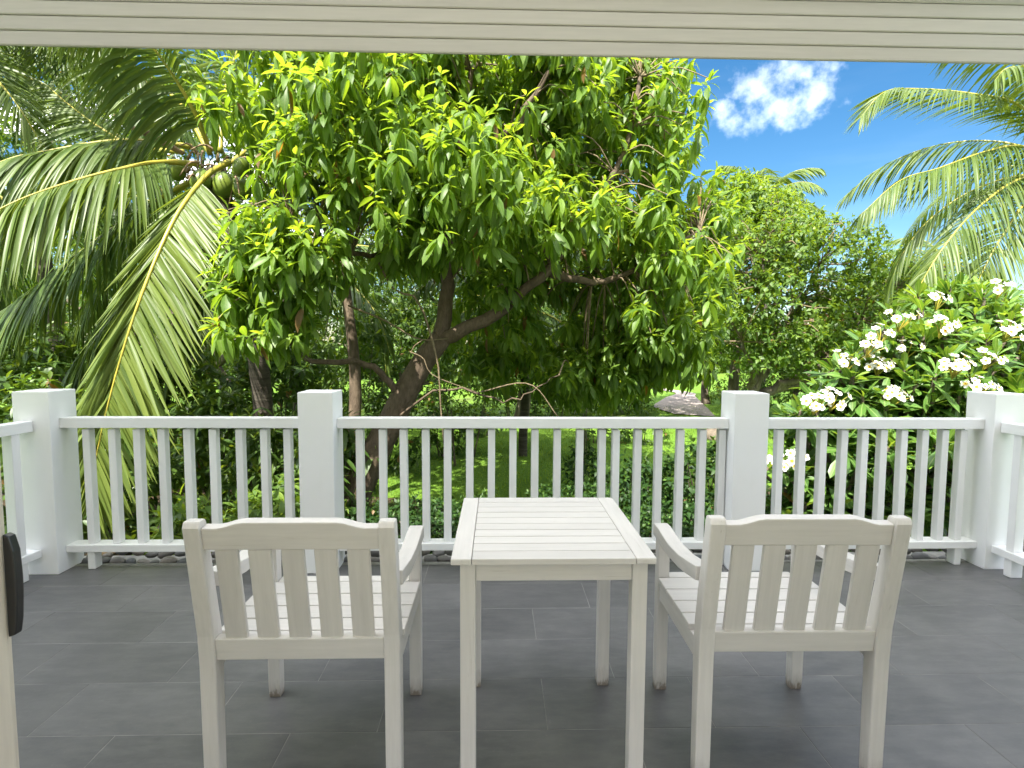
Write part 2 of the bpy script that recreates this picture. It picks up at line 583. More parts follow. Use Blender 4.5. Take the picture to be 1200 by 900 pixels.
def profile_mesh(name, prof, axis, a0, a1, bev=0.004):
    """extrude a closed 2-D outline between a0 and a1 along an axis ('x': outline in y,z ; 'y': outline in x,z)"""
    bm = bmesh.new()

    def p3(q, a):
        return (a, q[0], q[1]) if axis == 'x' else (q[0], a, q[1])
    va_ = [bm.verts.new(p3(q, a0)) for q in prof]
    vb_ = [bm.verts.new(p3(q, a1)) for q in prof]
    n = len(prof)
    bm.faces.new(va_)
    bm.faces.new(vb_[::-1])
    for i in range(n):
        bm.faces.new((va_[i], va_[(i + 1) % n], vb_[(i + 1) % n], vb_[i]))
    bmesh.ops.recalc_face_normals(bm, faces=list(bm.faces))
    if bev > 0:
        ed = [e for e in bm.edges if len(e.link_faces) == 2 and e.calc_face_angle(0) > 0.6]
        bmesh.ops.bevel(bm, geom=ed, offset=bev, segments=2, affect='EDGES', profile=0.6)
    me = bpy.data.meshes.new(name)
    bm.to_mesh(me)
    bm.free()
    return me


def smooth_path(pts, n):
    """Catmull-Rom through the points"""
    p = np.array([list(q) for q in pts], float)
    p = np.vstack([2 * p[0] - p[1], p, 2 * p[-1] - p[-2]])
    m = len(p) - 3
    out_ = []
    for tt in np.linspace(0, m, n):
        i = min(int(tt), m - 1)
        f = tt - i
        a, b_, c, d = p[i], p[i + 1], p[i + 2], p[i + 3]
        out_.append(0.5 * ((2 * b_) + (-a + c) * f + (2 * a - 5 * b_ + 4 * c - d) * f * f + (-a + 3 * b_ - 3 * c + d) * f ** 3))
    return np.array(out_)


class MB:
    """gathers tubes and pieces into one mesh"""
    def __init__(self):
        self.v = []
        self.f = []

    def tube(self, path, radii, sides=8, cap=True, knob=0.0):
        path = np.asarray(path, float)
        n = len(path)
        radii = np.interp(np.linspace(0, 1, n), np.linspace(0, 1, len(radii)), radii)
        tang = np.gradient(path, axis=0)
        tang /= np.linalg.norm(tang, axis=1)[:, None] + 1e-9
        ref = np.array([0.13, 0.91, 0.38]) if abs(tang[0][1]) < 0.8 else np.array([1.0, 0.1, 0.2])
        base = len(self.v)
        for i in range(n):
            a = np.cross(tang[i], ref)
            a /= np.linalg.norm(a)
            b_ = np.cross(tang[i], a)
            ref = np.cross(a, tang[i])
            for k in range(sides):
                an = 2 * math.pi * k / sides
                rr = radii[i] * (1 + knob * (random.random() - 0.5))
                self.v.append(tuple(path[i] + rr * (math.cos(an) * a + math.sin(an) * b_)))
        for i in range(n - 1):
            for k in range(sides):
                k2 = (k + 1) % sides
                self.f.append((base + i * sides + k, base + i * sides + k2, base + (i + 1) * sides + k2, base + (i + 1) * sides + k))
        if cap:
            self.f.append(tuple(base + k for k in range(sides))[::-1])
            self.f.append(tuple(base + (n - 1) * sides + k for k in range(sides)))
        return self

    def build(self, name, mat, parent=None, smooth=True):
        me = bpy.data.meshes.new(name)
        me.from_pydata(self.v, [], self.f)
        me.update()
        return link(name, me, mat, parent, smooth=smooth)


def np_mesh(name, V, faces_list, tint=None):
    """mesh from arrays; faces_list = list of (n,k) index arrays"""
    me = bpy.data.meshes.new(name)
    V = np.ascontiguousarray(V, np.float32).reshape(-1, 3)
    me.vertices.add(len(V))
    me.vertices.foreach_set('co', V.ravel())
    loops = np.concatenate([f.ravel() for f in faces_list]).astype(np.int32)
    counts = np.concatenate([np.full(len(f), f.shape[1], np.int32) for f in faces_list])
    starts = np.concatenate([[0], np.cumsum(counts)[:-1]]).astype(np.int32)
    me.loops.add(len(loops))
    me.loops.foreach_set('vertex_index', loops)
    me.polygons.add(len(counts))
    me.polygons.foreach_set('loop_start', starts)
    me.update(calc_edges=True)
    if tint is not None:
        a = me.attributes.new('tint', 'FLOAT_COLOR', 'POINT')
        a.data.foreach_set('color', np.ascontiguousarray(tint, np.float32).ravel())
    return me


# leaf templates : rows of (t along the blade, half width)
def leaf_template(stations):
    V = []
    T3 = []
    Q = []
    prev = None
    for (t_, hw) in stations:
        if hw <= 0:
            V.append((t_, 0.0))
            cur = (len(V) - 1,)
        else:
            V += [(t_, -hw), (t_, 0.0), (t_, hw)]
            cur = (len(V) - 3, len(V) - 2, len(V) - 1)
        if prev is not None:
            if len(prev) == 3 and len(cur) == 3:
                Q += [(prev[0], cur[0], cur[1], prev[1]), (prev[1], cur[1], cur[2], prev[2])]
            elif len(prev) == 1:
                T3 += [(prev[0], cur[0], cur[1]), (prev[0], cur[1], cur[2])]
            else:
                T3 += [(prev[0], cur[0], prev[1]), (prev[1], cur[0], prev[2])]
        prev = cur
    return np.array(V, float), np.array(T3, int).reshape(-1, 3), np.array(Q, int).reshape(-1, 4)


LANCE = leaf_template([(0, 0), (0.22, 0.36), (0.5, 0.5), (0.78, 0.34), (1, 0)])
OBOV = leaf_template([(0, 0), (0.3, 0.26), (0.58, 0.46), (0.82, 0.42), (1, 0)])
OVAL = leaf_template([(0, 0), (0.45, 0.5), (1, 0)])


def unit(a):
    return a / (np.linalg.norm(a, axis=-1, keepdims=True) + 1e-9)


def leaf_frame(axis, nrm):
    axis = unit(axis)
    side = unit(np.cross(nrm, axis))
    nrm = np.cross(axis, side)
    return axis, side, nrm


def leaf_verts(tpl, base, axis, nrm, L, W, droop, fold):
    """(N,V,3) vertices"""
    axis, side, nrm = leaf_frame(axis, nrm)
    tv = tpl[0]
    tt = tv[:, 0][None, :, None]
    yy = tv[:, 1][None, :, None]
    L_ = L[:, None, None]
    z = -droop[:, None, None] * tt ** 2 * L_ + fold * np.abs(yy) * W[:, None, None]
    return (base[:, None, :] + axis[:, None, :] * tt * L_ * (1 - 0.25 * droop[:, None, None] * tt) + side[:, None, :] * yy * W[:, None, None] + nrm[:, None, :] * z)


def leaves_mesh(name, tpl, base, axis, nrm, L, W, droop, tint, fold=0.25):
    V = leaf_verts(tpl, base, axis, nrm, L, W, droop, fold)
    N, K = V.shape[:2]
    off = (np.arange(N) * K)[:, None, None]
    fl = []
    if len(tpl[1]): fl.append((tpl[1][None] + off).reshape(-1, 3))
    if len(tpl[2]): fl.append((tpl[2][None] + off).reshape(-1, 4))
    tc_ = np.ones((N, K, 4))
    tc_[:, :, 0] = tint[:, 0:1]
    tc_[:, :, 1] = tint[:, 1:2]
    tc_[:, :, 2] = np.abs(tpl[0][:, 1])[None, :] * 2
    if tint.shape[1] > 2:
        tc_[:, :, 3] = 1.0 - tint[:, 2:3]
    me = np_mesh(name, V, fl, tc_.reshape(-1, 4))
    me.polygons.foreach_set('use_smooth', np.ones(len(me.polygons), dtype=bool))
    return me


def rosettes(pos, axis, n, Lr, wr, stem=0.12, inc=(15, 120), grav=0.5, young_share=0.25, rng=RNG, droop=(0.1, 0.45)):
    """leafy shoot tips: returns a dict of leaf arrays, K*n leaves"""
    K = len(pos)
    axis = unit(axis)
    ref = unit(rng.normal(size=(K, 3)))
    u_ = unit(np.cross(axis, ref))
    v_ = np.cross(axis, u_)
    j = np.arange(n)[None, :]
    s = np.clip((j + rng.uniform(-0.5, 0.5, (K, n))) / max(n - 1, 1), 0, 1)
    az = j * 2.399 + rng.uniform(-0.4, 0.4, (K, n)) + rng.uniform(0, 6.28, (K, 1))
    incl = np.radians(inc[0] + (inc[1] - inc[0]) * s + rng.normal(0, 13, (K, n)))
    rad = np.cos(az)[..., None] * u_[:, None] + np.sin(az)[..., None] * v_[:, None]
    d = axis[:, None] * np.cos(incl)[..., None] + rad * np.sin(incl)[..., None]
    d[..., 2] -= grav * (0.25 + s)
    d = unit(d)
    base = pos[:, None] - axis[:, None] * (stem * s)[..., None]
    nrm = axis[:, None] * 0.6 + np.array([0, 0, 0.55]) + rad * 0.35 + rng.normal(0, 0.22, (K, n, 3))
    nrm = nrm - d * np.sum(nrm * d, -1, keepdims=True)
    nrm = unit(nrm)
    L = (Lr[0] + (Lr[1] - Lr[0]) * rng.random((K, n))) * (0.55 + 0.45 * np.minimum(1, s * 2.2))
    kb = rng.normal(0, 0.16, (K, 1))
    young = np.clip((1 - s / max(young_share, 1e-3)) * 0.9 + rng.normal(0, 0.10, (K, n)) + kb, 0, 1)
    old = (rng.random((K, n)) < 0.012) & (s > 0.7)
    young = np.where(old, 1.0, young)
    val = np.clip(0.45 + rng.normal(0, 0.2, (K, n)) + kb * 0.6, 0, 1)
    dead = ((rng.random((K, n)) < 0.012) & (s > 0.5)).astype(float)
    dr = droop[0] + (droop[1] - droop[0]) * rng.random((K, n))
    f = lambda a: a.reshape(K * n, *a.shape[2:])
    return dict(base=f(base), axis=f(d), nrm=f(nrm), L=f(L), W=f(L) * wr * (0.85 + 0.3 * rng.random(K * n)), droop=f(dr), tint=np.stack([f(young), f(val), f(dead)], 1))


def cat_leaves(*ds):
    return {k: np.concatenate([d[k] for d in ds]) for k in ds[0]}


def sub_leaves(d, idx):
    return {k: v_[idx] for k, v_ in d.items()}


def project(pts):
    """places in the photograph, and distance along the view axis"""
    M = np.array(CAM_ROT)
    q = (np.asarray(pts) - np.array([0, 0, CAM_H])) @ M
    z = -q[:, 2]
    return 600 + F_PX * q[:, 0] / z, 450 - F_PX * q[:, 1] / z, z


VAR_CACHE = {}


def single_leaves(tree, d, tpl, key, mat, fold, wr, name='leaf'):
    """each leaf of d an object of its own; a few blade meshes are shared"""
    variants = VAR_CACHE.get(key)
    if variants is None:
        variants = []
        for dr in (0.12, 0.28, 0.42):
            for yo in (0.02, 0.2, 0.5, 0.85):
                for vv in (0.3, 0.6):
                    me = leaves_mesh(name, tpl, np.zeros((1, 3)), np.array([[1.0, 0, 0]]), np.array([[0, 0, 1.0]]), np.ones(1), np.full(1, wr), np.full(1, dr), np.array([[yo, vv]]), fold)
                    me.materials.append(mat)
                    variants.append((dr, yo, vv, me))
        VAR_CACHE[key] = variants
    A, S, Nn = leaf_frame(d['axis'], d['nrm'])
    for i in range(len(A)):
        best = min(variants, key=lambda q: 2 * (q[0] - d['droop'][i]) ** 2 + 1.5 * (q[1] - d['tint'][i, 0]) ** 2 + (q[2] - d['tint'][i, 1]) ** 2)
        o = bpy.data.objects.new(name, best[3])
        L = float(d['L'][i])
        ws = float(d['W'][i]) / wr
        m = Matrix(((A[i][0] * L, S[i][0] * ws, Nn[i][0] * L, d['base'][i][0]),
                    (A[i][1] * L, S[i][1] * ws, Nn[i][1] * L, d['base'][i][1]),
                    (A[i][2] * L, S[i][2] * ws, Nn[i][2] * L, d['base'][i][2]), (0, 0, 0, 1)))
        COL.objects.link(o)
        o.parent = tree
        o.matrix_basis = m


def lobes_points(lobes, dens, rng=RNG, shell=(0.55, 1.03), up_bias=0.25):
    """points in a crown made of lobes (centre, (rx,ry,rz)); count by volume-ish area"""
    Pn, An = [], []
    for (c, r) in lobes:
        r = np.array(r)
        area = (r[0] * r[1] + r[1] * r[2] + r[0] * r[2]) / 3 * 4 * math.pi
        k = max(4, int(area * dens))
        d = rng.normal(size=(k, 3))
        d[:, 2] += up_bias
        d = unit(d)
        q = shell[0] + (shell[1] - shell[0]) * rng.random((k, 1)) ** 0.6
        Pn.append(np.array(c) + d * q * r)
        An.append(d)
    return np.vstack(Pn), np.vstack(An)


# =================================================================== SETTING
GZ = -0.6
rng_g = np.random.default_rng(3)
# ground: one sheet to the horizon, gently uneven near by
xs = np.concatenate([np.linspace(-400, -25, 12), np.linspace(-20, 20, 61), np.linspace(25, 400, 12)])
ys = np.concatenate([np.linspace(-60, 2, 6), np.linspace(3.0, 34, 50), np.linspace(38, 600, 14)])
X, Y = np.meshgrid(xs, ys)
Z = GZ + 0.035 * np.sin(X * 0.9 + 1) * np.sin(Y * 0.7) * (Y > 6) + np.clip((Y - 16) / 30, 0, 1) * 0.05
nx, ny = len(xs), len(ys)
ii = np.arange(nx * ny).reshape(ny, nx)
F = np.stack([ii[:-1, :-1], ii[:-1, 1:], ii[1:, 1:], ii[1:, :-1]], -1).reshape(-1, 4)
me = np_mesh('ground', np.stack([X, Y, Z], -1), [F])
tag(link('ground', me, M_GROUND, smooth=True), kind='structure')


def ground_z(x, y):
    return GZ + 0.035 * math.sin(x * 0.9 + 1) * math.sin(y * 0.7) * (y > 6) + min(max((y - 16) / 30, 0), 1) * 0.05


def ground_at(px, py):
    d = ray(px, py)
    k = (GZ - CAM_H) / d.z
    return Vector((0, 0, CAM_H)) + d * k


def sheet(name, poly_pairs, mat, lift, kind='structure', n=30, edge=0.0):
    """ribbon between two smooth edges laid on the ground"""
    a = smooth_path([p_[0] for p_ in poly_pairs], n)
    b_ = smooth_path([p_[1] for p_ in poly_pairs], n)
    V, Fq = [], []
    cols = 6
    for i in range(n):
        for k in range(cols):
            f = k / (cols - 1)
            q = a[i] * (1 - f) + b_[i] * f
            V.append((q[0], q[1], ground_z(q[0], q[1]) + lift))
    for i in range(n - 1):
        for k in range(cols - 1):
            Fq.append((i * cols + k, i * cols + k + 1, (i + 1) * cols + k + 1, (i + 1) * cols + k))
    me_ = bpy.data.meshes.new(name)
    me_.from_pydata(V, [], Fq)
    me_.update()
    return tag(link(name, me_, mat, smooth=True), kind=kind)


# winding garden path at the back of the lawn
pp = [(ground_at(790, 487), ground_at(838, 489)), (ground_at(766, 478), ground_at(828, 478)), (ground_at(778, 468), ground_at(815, 467)), (ground_at(790, 461), ground_at(808, 461)), (ground_at(740, 452), ground_at(748, 450))]
sheet('garden_path', pp, M_PATH, 0.03)
sheet('planting_bed', [((-9, 3.7, 0), (-9, 7.5, 0)), ((-4, 3.7, 0), (-4, 7.3, 0)), ((0, 3.7, 0), (0, 6.6, 0)), ((2.2, 3.7, 0), (2.2, 6.2, 0)), ((3, 3.7, 0), (3, 7, 0)), ((9, 3.7, 0), (9, 9.0, 0))], M_SOIL, 0.012)

# ---------------------------------------------------------------- balcony floor
floor = tag(box('balcony_floor', -3.6, 3.7, -0.2, 3.335, -0.75, -0.0012, M_GROUT, bev=0.0), kind='structure')
edge = tag(box('balcony_edge', -3.6, 3.7, 3.337, 3.372, -0.75, 0.004, M_KERB, bev=0.006), kind='structure')
ledge = tag(box('pebble_ledge', -3.6, 3.7, 3.374, 3.62, -0.75, -0.045, M_KERB, bev=0.0), kind='structure')
tile_full = box_mesh('tile', -0.2985, 0.2985, -0.1485, 0.1485, -0.012, 0.0, 0.0008, 1)
tile_full.materials.append(M_TILE)
TILE_CUT = {}


def tile(xa, xb, ya, yb):
    if abs(xb - xa - 0.6) < 1e-4 and abs(yb - ya - 0.3) < 1e-4:
        me_ = tile_full
    else:
        k = (round(xb - xa, 3), round(yb - ya, 3))
        me_ = TILE_CUT.get(k)
        if me_ is None:
            hx, hy = (xb - xa) / 2 - 0.0015, (yb - ya) / 2 - 0.0015
            me_ = box_mesh('tile', -hx, hx, -hy, hy, -0.012, 0.0, 0.0008, 1)
            me_.materials.append(M_TILE)
            TILE_CUT[k] = me_
    o = bpy.data.objects.new('tile', me_)
    COL.objects.link(o)
    o.parent = floor
    o.location = ((xa + xb) / 2, (ya + yb) / 2, random.uniform(-0.0003, 0.0003))


row0 = 1.860
for r_ in range(-7, 6):
    ya = row0 + 0.3 * r_
    yb = ya + 0.3
    ya, yb = max(ya, -0.15), min(yb, 3.333)
    if yb - ya < 0.03:
        continue
    off = 0.181 if r_ % 2 == 0 else 0.481
    k = -7
    while True:
        xa = off + 0.6 * k
        xb = xa + 0.6
        k += 1
        if xb < -3.58:
            continue
        if xa > 3.68:
            break
        xa, xb = max(xa, -3.6), min(xb, 3.7)
        if xb - xa > 0.02:
            tile(xa, xb, ya, yb)

# ---------------------------------------------------------------- house: wall with door opening, room, eave
wall = tag(empty('house_wall', (0, 0, 0)), kind='structure')
box('wall_panel', -5.6, -0.90, 0.02, 0.20, 0.001, 2.75, M_WALL, wall, 0.0)
box('wall_panel', 1.02, 3.9, 0.02, 0.20, 0.001, 2.75, M_WALL, wall, 0.0)
box('lintel', -0.90, 1.02, 0.02, 0.20, 2.35, 2.75, M_WALL, wall, 0.0)
box('shading_storey', -5.6, 3.9, -3.0, 0.20, 2.752, 6.5, M_WALL, wall, 0.0)  # added unseen storey, tall enough to keep the sun off railing and beam
room = tag(empty('room_interior', (0, 0, 0)), kind='structure')     # far side left open, added to let sun and sky light the chair backs
box('room_floor', -4.6, 3.5, -3.0, -0.202, -0.05, 0.0, M_ROOMFLOOR, room, 0.0)
box('room_side_wall', -4.7, -4.6, -3.0, 0.018, -0.05, 2.7, M_WALL, room, 0.0)
box('room_side_wall', 3.5, 3.6, -3.0, 0.018, -0.05, 2.7, M_WALL, room, 0.0)
box('room_back_wall', -4.6, 3.5, -3.0, -2.9, 2.05, 2.648, M_WALL, room, 0.0)
box('room_ceiling', -4.6, 3.5, -3.0, 0.018, 2.65, 2.75, M_WALL, room, 0.0)
box('terrace', -5.6, 4.6, -7.0, -3.002, -0.75, -0.01, M_ROOMFLOOR, room, 0.0)

# boarded beam across the top of the view, carried on pillars outside the frame
HB_Y, HB_Z = 2.40, 2.558
ceil = tag(empty('boarded_beam', (0, HB_Y, HB_Z)), kind='structure')
pitch = 0.060
prof = [(0.010, 0.0012), (0.002, 0.0008), (0.0, 0.006), (0.003, pitch - 0.003), (0.005, pitch - 0.0005), (0.012, pitch - 0.001)]
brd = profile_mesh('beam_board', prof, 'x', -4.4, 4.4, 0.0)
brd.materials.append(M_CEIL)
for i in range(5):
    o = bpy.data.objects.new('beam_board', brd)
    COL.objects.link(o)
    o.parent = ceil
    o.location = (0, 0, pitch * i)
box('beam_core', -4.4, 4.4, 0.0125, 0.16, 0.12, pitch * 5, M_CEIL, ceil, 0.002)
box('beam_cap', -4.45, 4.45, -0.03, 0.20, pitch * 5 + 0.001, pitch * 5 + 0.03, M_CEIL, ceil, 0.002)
for sx in (-1, 1):
    box('pillar', 4.15 * sx - 0.1, 4.15 * sx + 0.1, 0.02, 0.155, -HB_Z - 0.7, 0.118, M_POST, ceil, 0.004)

# ---------------------------------------------------------------- posts
POST_SPEC = [(-2.765, -2.558, 3.215, 3.42, 'white square corner post where the left side railing begins'),
             (-1.152, -0.950, 3.208, 3.41, 'white square post behind the back of the left chair'),
             (1.396, 1.600, 3.205, 3.41, 'white square post behind the back of the right chair'),
             (2.965, 3.17, 3.21, 3.415, 'white square corner post below the white flowers on the right')]
for (xa, xb, ya, yb, lab) in POST_SPEC:
    o = box('railing_post', xa - (xa + xb) / 2, xb - (xa + xb) / 2, -(yb - ya) / 2, (yb - ya) / 2, 0.0, 1.072, M_POST, None, 0.005)
    o.location = ((xa + xb) / 2, (ya + yb) / 2, 0)
    tag(o, lab, 'post', 'white balcony posts')

# ---------------------------------------------------------------- railings
BAL_W, BAL_D = 0.043, 0.05


def railing(x0, x1, xs_, feet, label, yf=3.278):
    root = tag(empty('railing', ((x0 + x1) / 2, yf, 0)), label, 'railing', 'white balcony railings')
    h = (x1 - x0) / 2
    cx_ = (x0 + x1) / 2
    box('top_rail', -h, h, 0.0, 0.078, 0.853, 0.914, M_RX, root, 0.004)
    box('bottom_rail', -h, h, 0.0, 0.095, 0.108, 0.152, M_RX, root, 0.004)
    bal = box_mesh('baluster', -BAL_W / 2, BAL_W / 2, 0, BAL_D, 0.1525, 0.8425, 0.003, 1)
    bal.materials.append(M_RZ)
    ft = box_mesh('foot', -BAL_W / 2, BAL_W / 2, 0, BAL_D + 0.012, 0.001, 0.1075, 0.003, 1)
    ft.materials.append(M_RZ)
    for x in xs_:
        link('baluster', bal, None, root, (x - cx_, 0.022, 0), (random.uniform(-.004, .004), random.uniform(-.004, .004), random.uniform(-.03, .03)))
    for x in feet:
        link('foot', ft, None, root, (x - cx_, 0.012, 0))
    return root


def wx(px, y=3.305, py=540):
    return P(px, py, y).x


lb = [wx(q) for q in (103, 132.5, 161.5, 190.5, 220.5, 250, 281, 310, 337)]
railing(-2.557, -1.153, lb, (lb[0],), 'white railing on the left, with the drooping palm frond behind it')
cb = [wx(q) for q in (421, 448, 473, 499, 524, 550, 575.5, 601, 627, 653, 679, 706, 722, 747, 772, 797, 823, 846)]
railing(-0.949, 1.395, cb, (cb[0], cb[9], cb[-1]), 'longest white railing, straight behind the square table')
rb_ = [wx(q) for q in (913, 939, 963, 987, 1011, 1034, 1058, 1082, 1105, 1126)]
railing(1.601, 2.964, rb_, (rb_[-1],), 'white railing on the right, with the white flowers over it', 3.27)


def side_railing(p0, p1, label, feet_first=True):
    p0, p1 = Vector(p0), Vector(p1)
    d = (p1 - p0)
    root = tag(empty('railing', (p0.x, p0.y, 0), math.atan2(d.y, d.x)), label, 'railing', 'white balcony railings')
    l_ = d.length
    box('top_rail', 0, l_, -0.039, 0.039, 0.843, 0.904, M_RX, root, 0.004)
    box('bottom_rail', 0, l_, -0.047, 0.047, 0.108, 0.152, M_RX, root, 0.004)
    bal = box_mesh('baluster', -BAL_D / 2, BAL_D / 2, -0.03, 0.03, 0.1525, 0.8425, 0.003, 1)
    bal.materials.append(M_RZ)
    ft = box_mesh('foot', -BAL_D / 2, BAL_D / 2, -0.036, 0.036, 0.001, 0.1075, 0.003, 1)
    ft.materials.append(M_RZ)
    x = 0.10
    first = True
    while x < l_:
        link('baluster', bal, None, root, (x, 0, 0))
        if first:
            link('foot', ft, None, root, (x, 0, 0))
            first = False
        x += 0.135
    return root


side_railing((-2.690, 3.213, 0), (-2.88, 0.22, 0), 'side railing running from the left corner post towards the house')
side_railing((3.045, 3.208, 0), (3.05, 0.22, 0), 'side railing running from the right corner post towards the house')

# ---------------------------------------------------------------- pebbles along the balcony edge
peb = []
for k in range(5):
    bm = bmesh.new()
    bmesh.ops.create_icosphere(bm, subdivisions=2, radius=1.0)
    ph = [random.uniform(0, 6) for _ in range(4)]
    for v_ in bm.verts:
        c = v_.co
        s = 1 + 0.13 * math.sin(2.1 * c.x + ph[0]) + 0.1 * math.sin(2.7 * c.y + ph[1]) + 0.06 * math.sin(4 * c.z + ph[2])
        v_.co = c * s
    me = bpy.data.meshes.new('pebble')
    bm.to_mesh(me)
    bm.free()
    me.polygons.foreach_set('use_smooth', np.ones(len(me.polygons), dtype=bool))
    me.materials.append(M_STONE)
    peb.append(me)
for row in range(2):
    x = -3.3
    while x < 3.45:
        s = random.uniform(0.032, 0.056)
        h = s * random.uniform(0.5, 0.72)
        o = bpy.data.objects.new('pebble', random.choice(peb))
        COL.objects.link(o)
        if row == 0:
            o.location = (x + s, 3.412 + random.uniform(-.006, .012), -0.030 + h * 0.95)
        else:
            o.location = (x + s, 3.495 + random.uniform(-.015, .02), -0.020 + h * 0.95 + random.uniform(0.0, 0.03))
        o.scale = (s, s * random.uniform(0.6, 0.8), h)
        o.rotation_euler = (random.uniform(-.25, .25), random.uniform(-.3, .3), random.uniform(-0.5, 0.5))
        tag(o, 'smooth grey river pebble in the row along the balcony edge under the railing', 'pebble', 'river pebbles along the balcony edge')
        x += 2 * s * random.uniform(0.93, 1.05)

# ---------------------------------------------------------------- door leaf at the left with black handle
door = tag(empty('open_door', (-0.833, 0.20, 0)), 'cream door leaf standing open at the left edge, with a black handle', 'door')
box('door_leaf', -0.045, 0.0, 0.0, 0.735, 0.02, 2.2, M_DOOR, door, 0.003)
box('edge_strip', -0.036, -0.008, 0.736, 0.750, 0.02, 2.2, M_DOOR, door, 0.003)
hp = [(0.0, 0.0), (0.011, 0.004), (0.015, 0.03), (0.018, 0.075), (0.0185, 0.105), (0.0165, 0.15), (0.010, 0.176), (0.0, 0.180)]
me = profile_mesh('door_handle', hp, 'y', 0.733, 0.7495, 0.003)
o = link('door_handle', me, M_BLACK, door, (0.0005, 0, 0.855))

# =================================================================== FURNITURE


def post_mesh(name, x0, x1, secs, bev=0.007):
    """upright whose section slides in y: secs = [(z, y0, y1)]"""
    prof_ = [(y0, z) for (z, y0, y1) in secs] + [(y1, z) for (z, y0, y1) in secs[::-1]]
    return profile_mesh(name, prof_, 'x', x0, x1, bev)


def make_chair():
    root = empty('garden_chair', (0, 0, 0))
    hw = 0.295
    lw = 0.048
    # rear uprights (leg below, reclined post above)
    secs = [(0.0, 0.004, 0.050), (0.40, 0.0, 0.055), (0.50, -0.006, 0.050), (0.842, -0.062, -0.015), (0.860, -0.055, -0.022)]
    rear = []
    for s in (-1, 1):
        xa, xb = (-hw, -hw + lw) if s < 0 else (hw - lw, hw)
        rear.append(link('rear_leg', post_mesh('rear_leg', xa, xb, secs), M_LEG, root))
    for s in (-1, 1):
        xa, xb = (-hw + 0.004, -hw + lw) if s < 0 else (hw - lw, hw - 0.004)
        link('front_leg', post_mesh('front_leg', xa, xb, [(0.0, 0.469, 0.509), (0.05, 0.464, 0.510), (0.608, 0.464, 0.510)], 0.004), M_LEG, root)

    def yb(z):       # recline of the back
        return -0.006 - (z - 0.5) * 0.1672
    # top rail with raised middle
    zt = [(-hw + lw, 0.840), (-0.205, 0.840), (-0.185, 0.844), (-0.15, 0.855), (-0.13, 0.858), (0.13, 0.858), (0.15, 0.855), (0.185, 0.844), (0.205, 0.840), (hw - lw, 0.840)]
    prof_ = [(x, z - 0.773) for x, z in zt] + [(hw - lw, 0.0), (-hw + lw, 0.0)]
    me_ = profile_mesh('top_rail', prof_, 'y', 0.0, 0.032, 0.004)
    link('top_rail', me_, M_FX, root, (0, yb(0.773) + 0.010, 0.773), (math.atan(0.1672), 0, 0))
    me_ = box_mesh('lower_rail', -hw + lw, hw - lw, 0.0, 0.03, 0.0, 0.068, 0.004)
    link('lower_rail', me_, M_FX, root, (0, yb(0.421) + 0.0, 0.421), (math.atan(0.10), 0, 0))
    sl = box_mesh('back_slat', -0.032, 0.032, 0.0, 0.014, 0.0, 0.291, 0.002, 1)
    sl.materials.append(M_FZ)
    gap = (2 * (hw - lw) - 5 * 0.064) / 6
    for k in range(5):
        x = -hw + lw + gap * (k + 1) + 0.064 * k + 0.032
        link('back_slat', sl, None, root, (x, yb(0.486) + 0.012, 0.486), (math.atan(0.1672), 0, 0))
    # seat
    for s in (-1, 1):
        xa, xb = (-hw + 0.010, -hw + 0.036) if s < 0 else (hw - 0.036, hw - 0.010)
        box('side_rail', xa, xb, 0.056, 0.463, 0.372, 0.437, M_FY, root, 0.003)
    box('front_rail', -hw + lw + 0.001, hw - lw - 0.001, 0.473, 0.499, 0.372, 0.437, M_FX, root, 0.003)
    for (ya, yb_) in ((0.034, 0.104), (0.109, 0.182), (0.188, 0.269), (0.275, 0.360), (0.366, 0.461), (0.4665, 0.516)):
        last = ya > 0.45
        first_ = ya < 0.05
        hx = hw - 0.004 if not (last or first_) else hw - lw - 0.002
        box('seat_slat', -hx, hx, ya, yb_, 0.4375, 0.459, M_FX, root, 0.004)
    # arms
    arm = [(0.520, 0.656), (0.47, 0.658), (0.41, 0.650), (0.32, 0.643), (0.21, 0.649), (0.12, 0.664), (0.036, 0.680)]
    pr = arm + [(0.036, 0.634), (0.12, 0.618), (0.21, 0.604), (0.32, 0.599), (0.41, 0.602), (0.47, 0.6085), (0.520, 0.6085)]
    for s in (-1, 1):
        xa, xb = (-hw - 0.004, -hw + 0.051) if s < 0 else (hw - 0.051, hw + 0.004)
        link('armrest', profile_mesh('armrest', pr, 'x', xa, xb, 0.004), M_FY, root)
    return root


chair = make_chair()
chair.location = (-0.5815, 1.59, 0)
tag(chair, 'cream slatted wooden armchair to the left of the square table, seen from behind', 'chair', 'cream wooden armchairs')
ch2 = copy_tree(chair)
ch2.location = (0.910, 1.605, 0)
ch2.rotation_euler = (0, 0, R(-0.6))
tag(ch2, 'cream slatted wooden armchair to the right of the square table, seen from behind', 'chair', 'cream wooden armchairs')

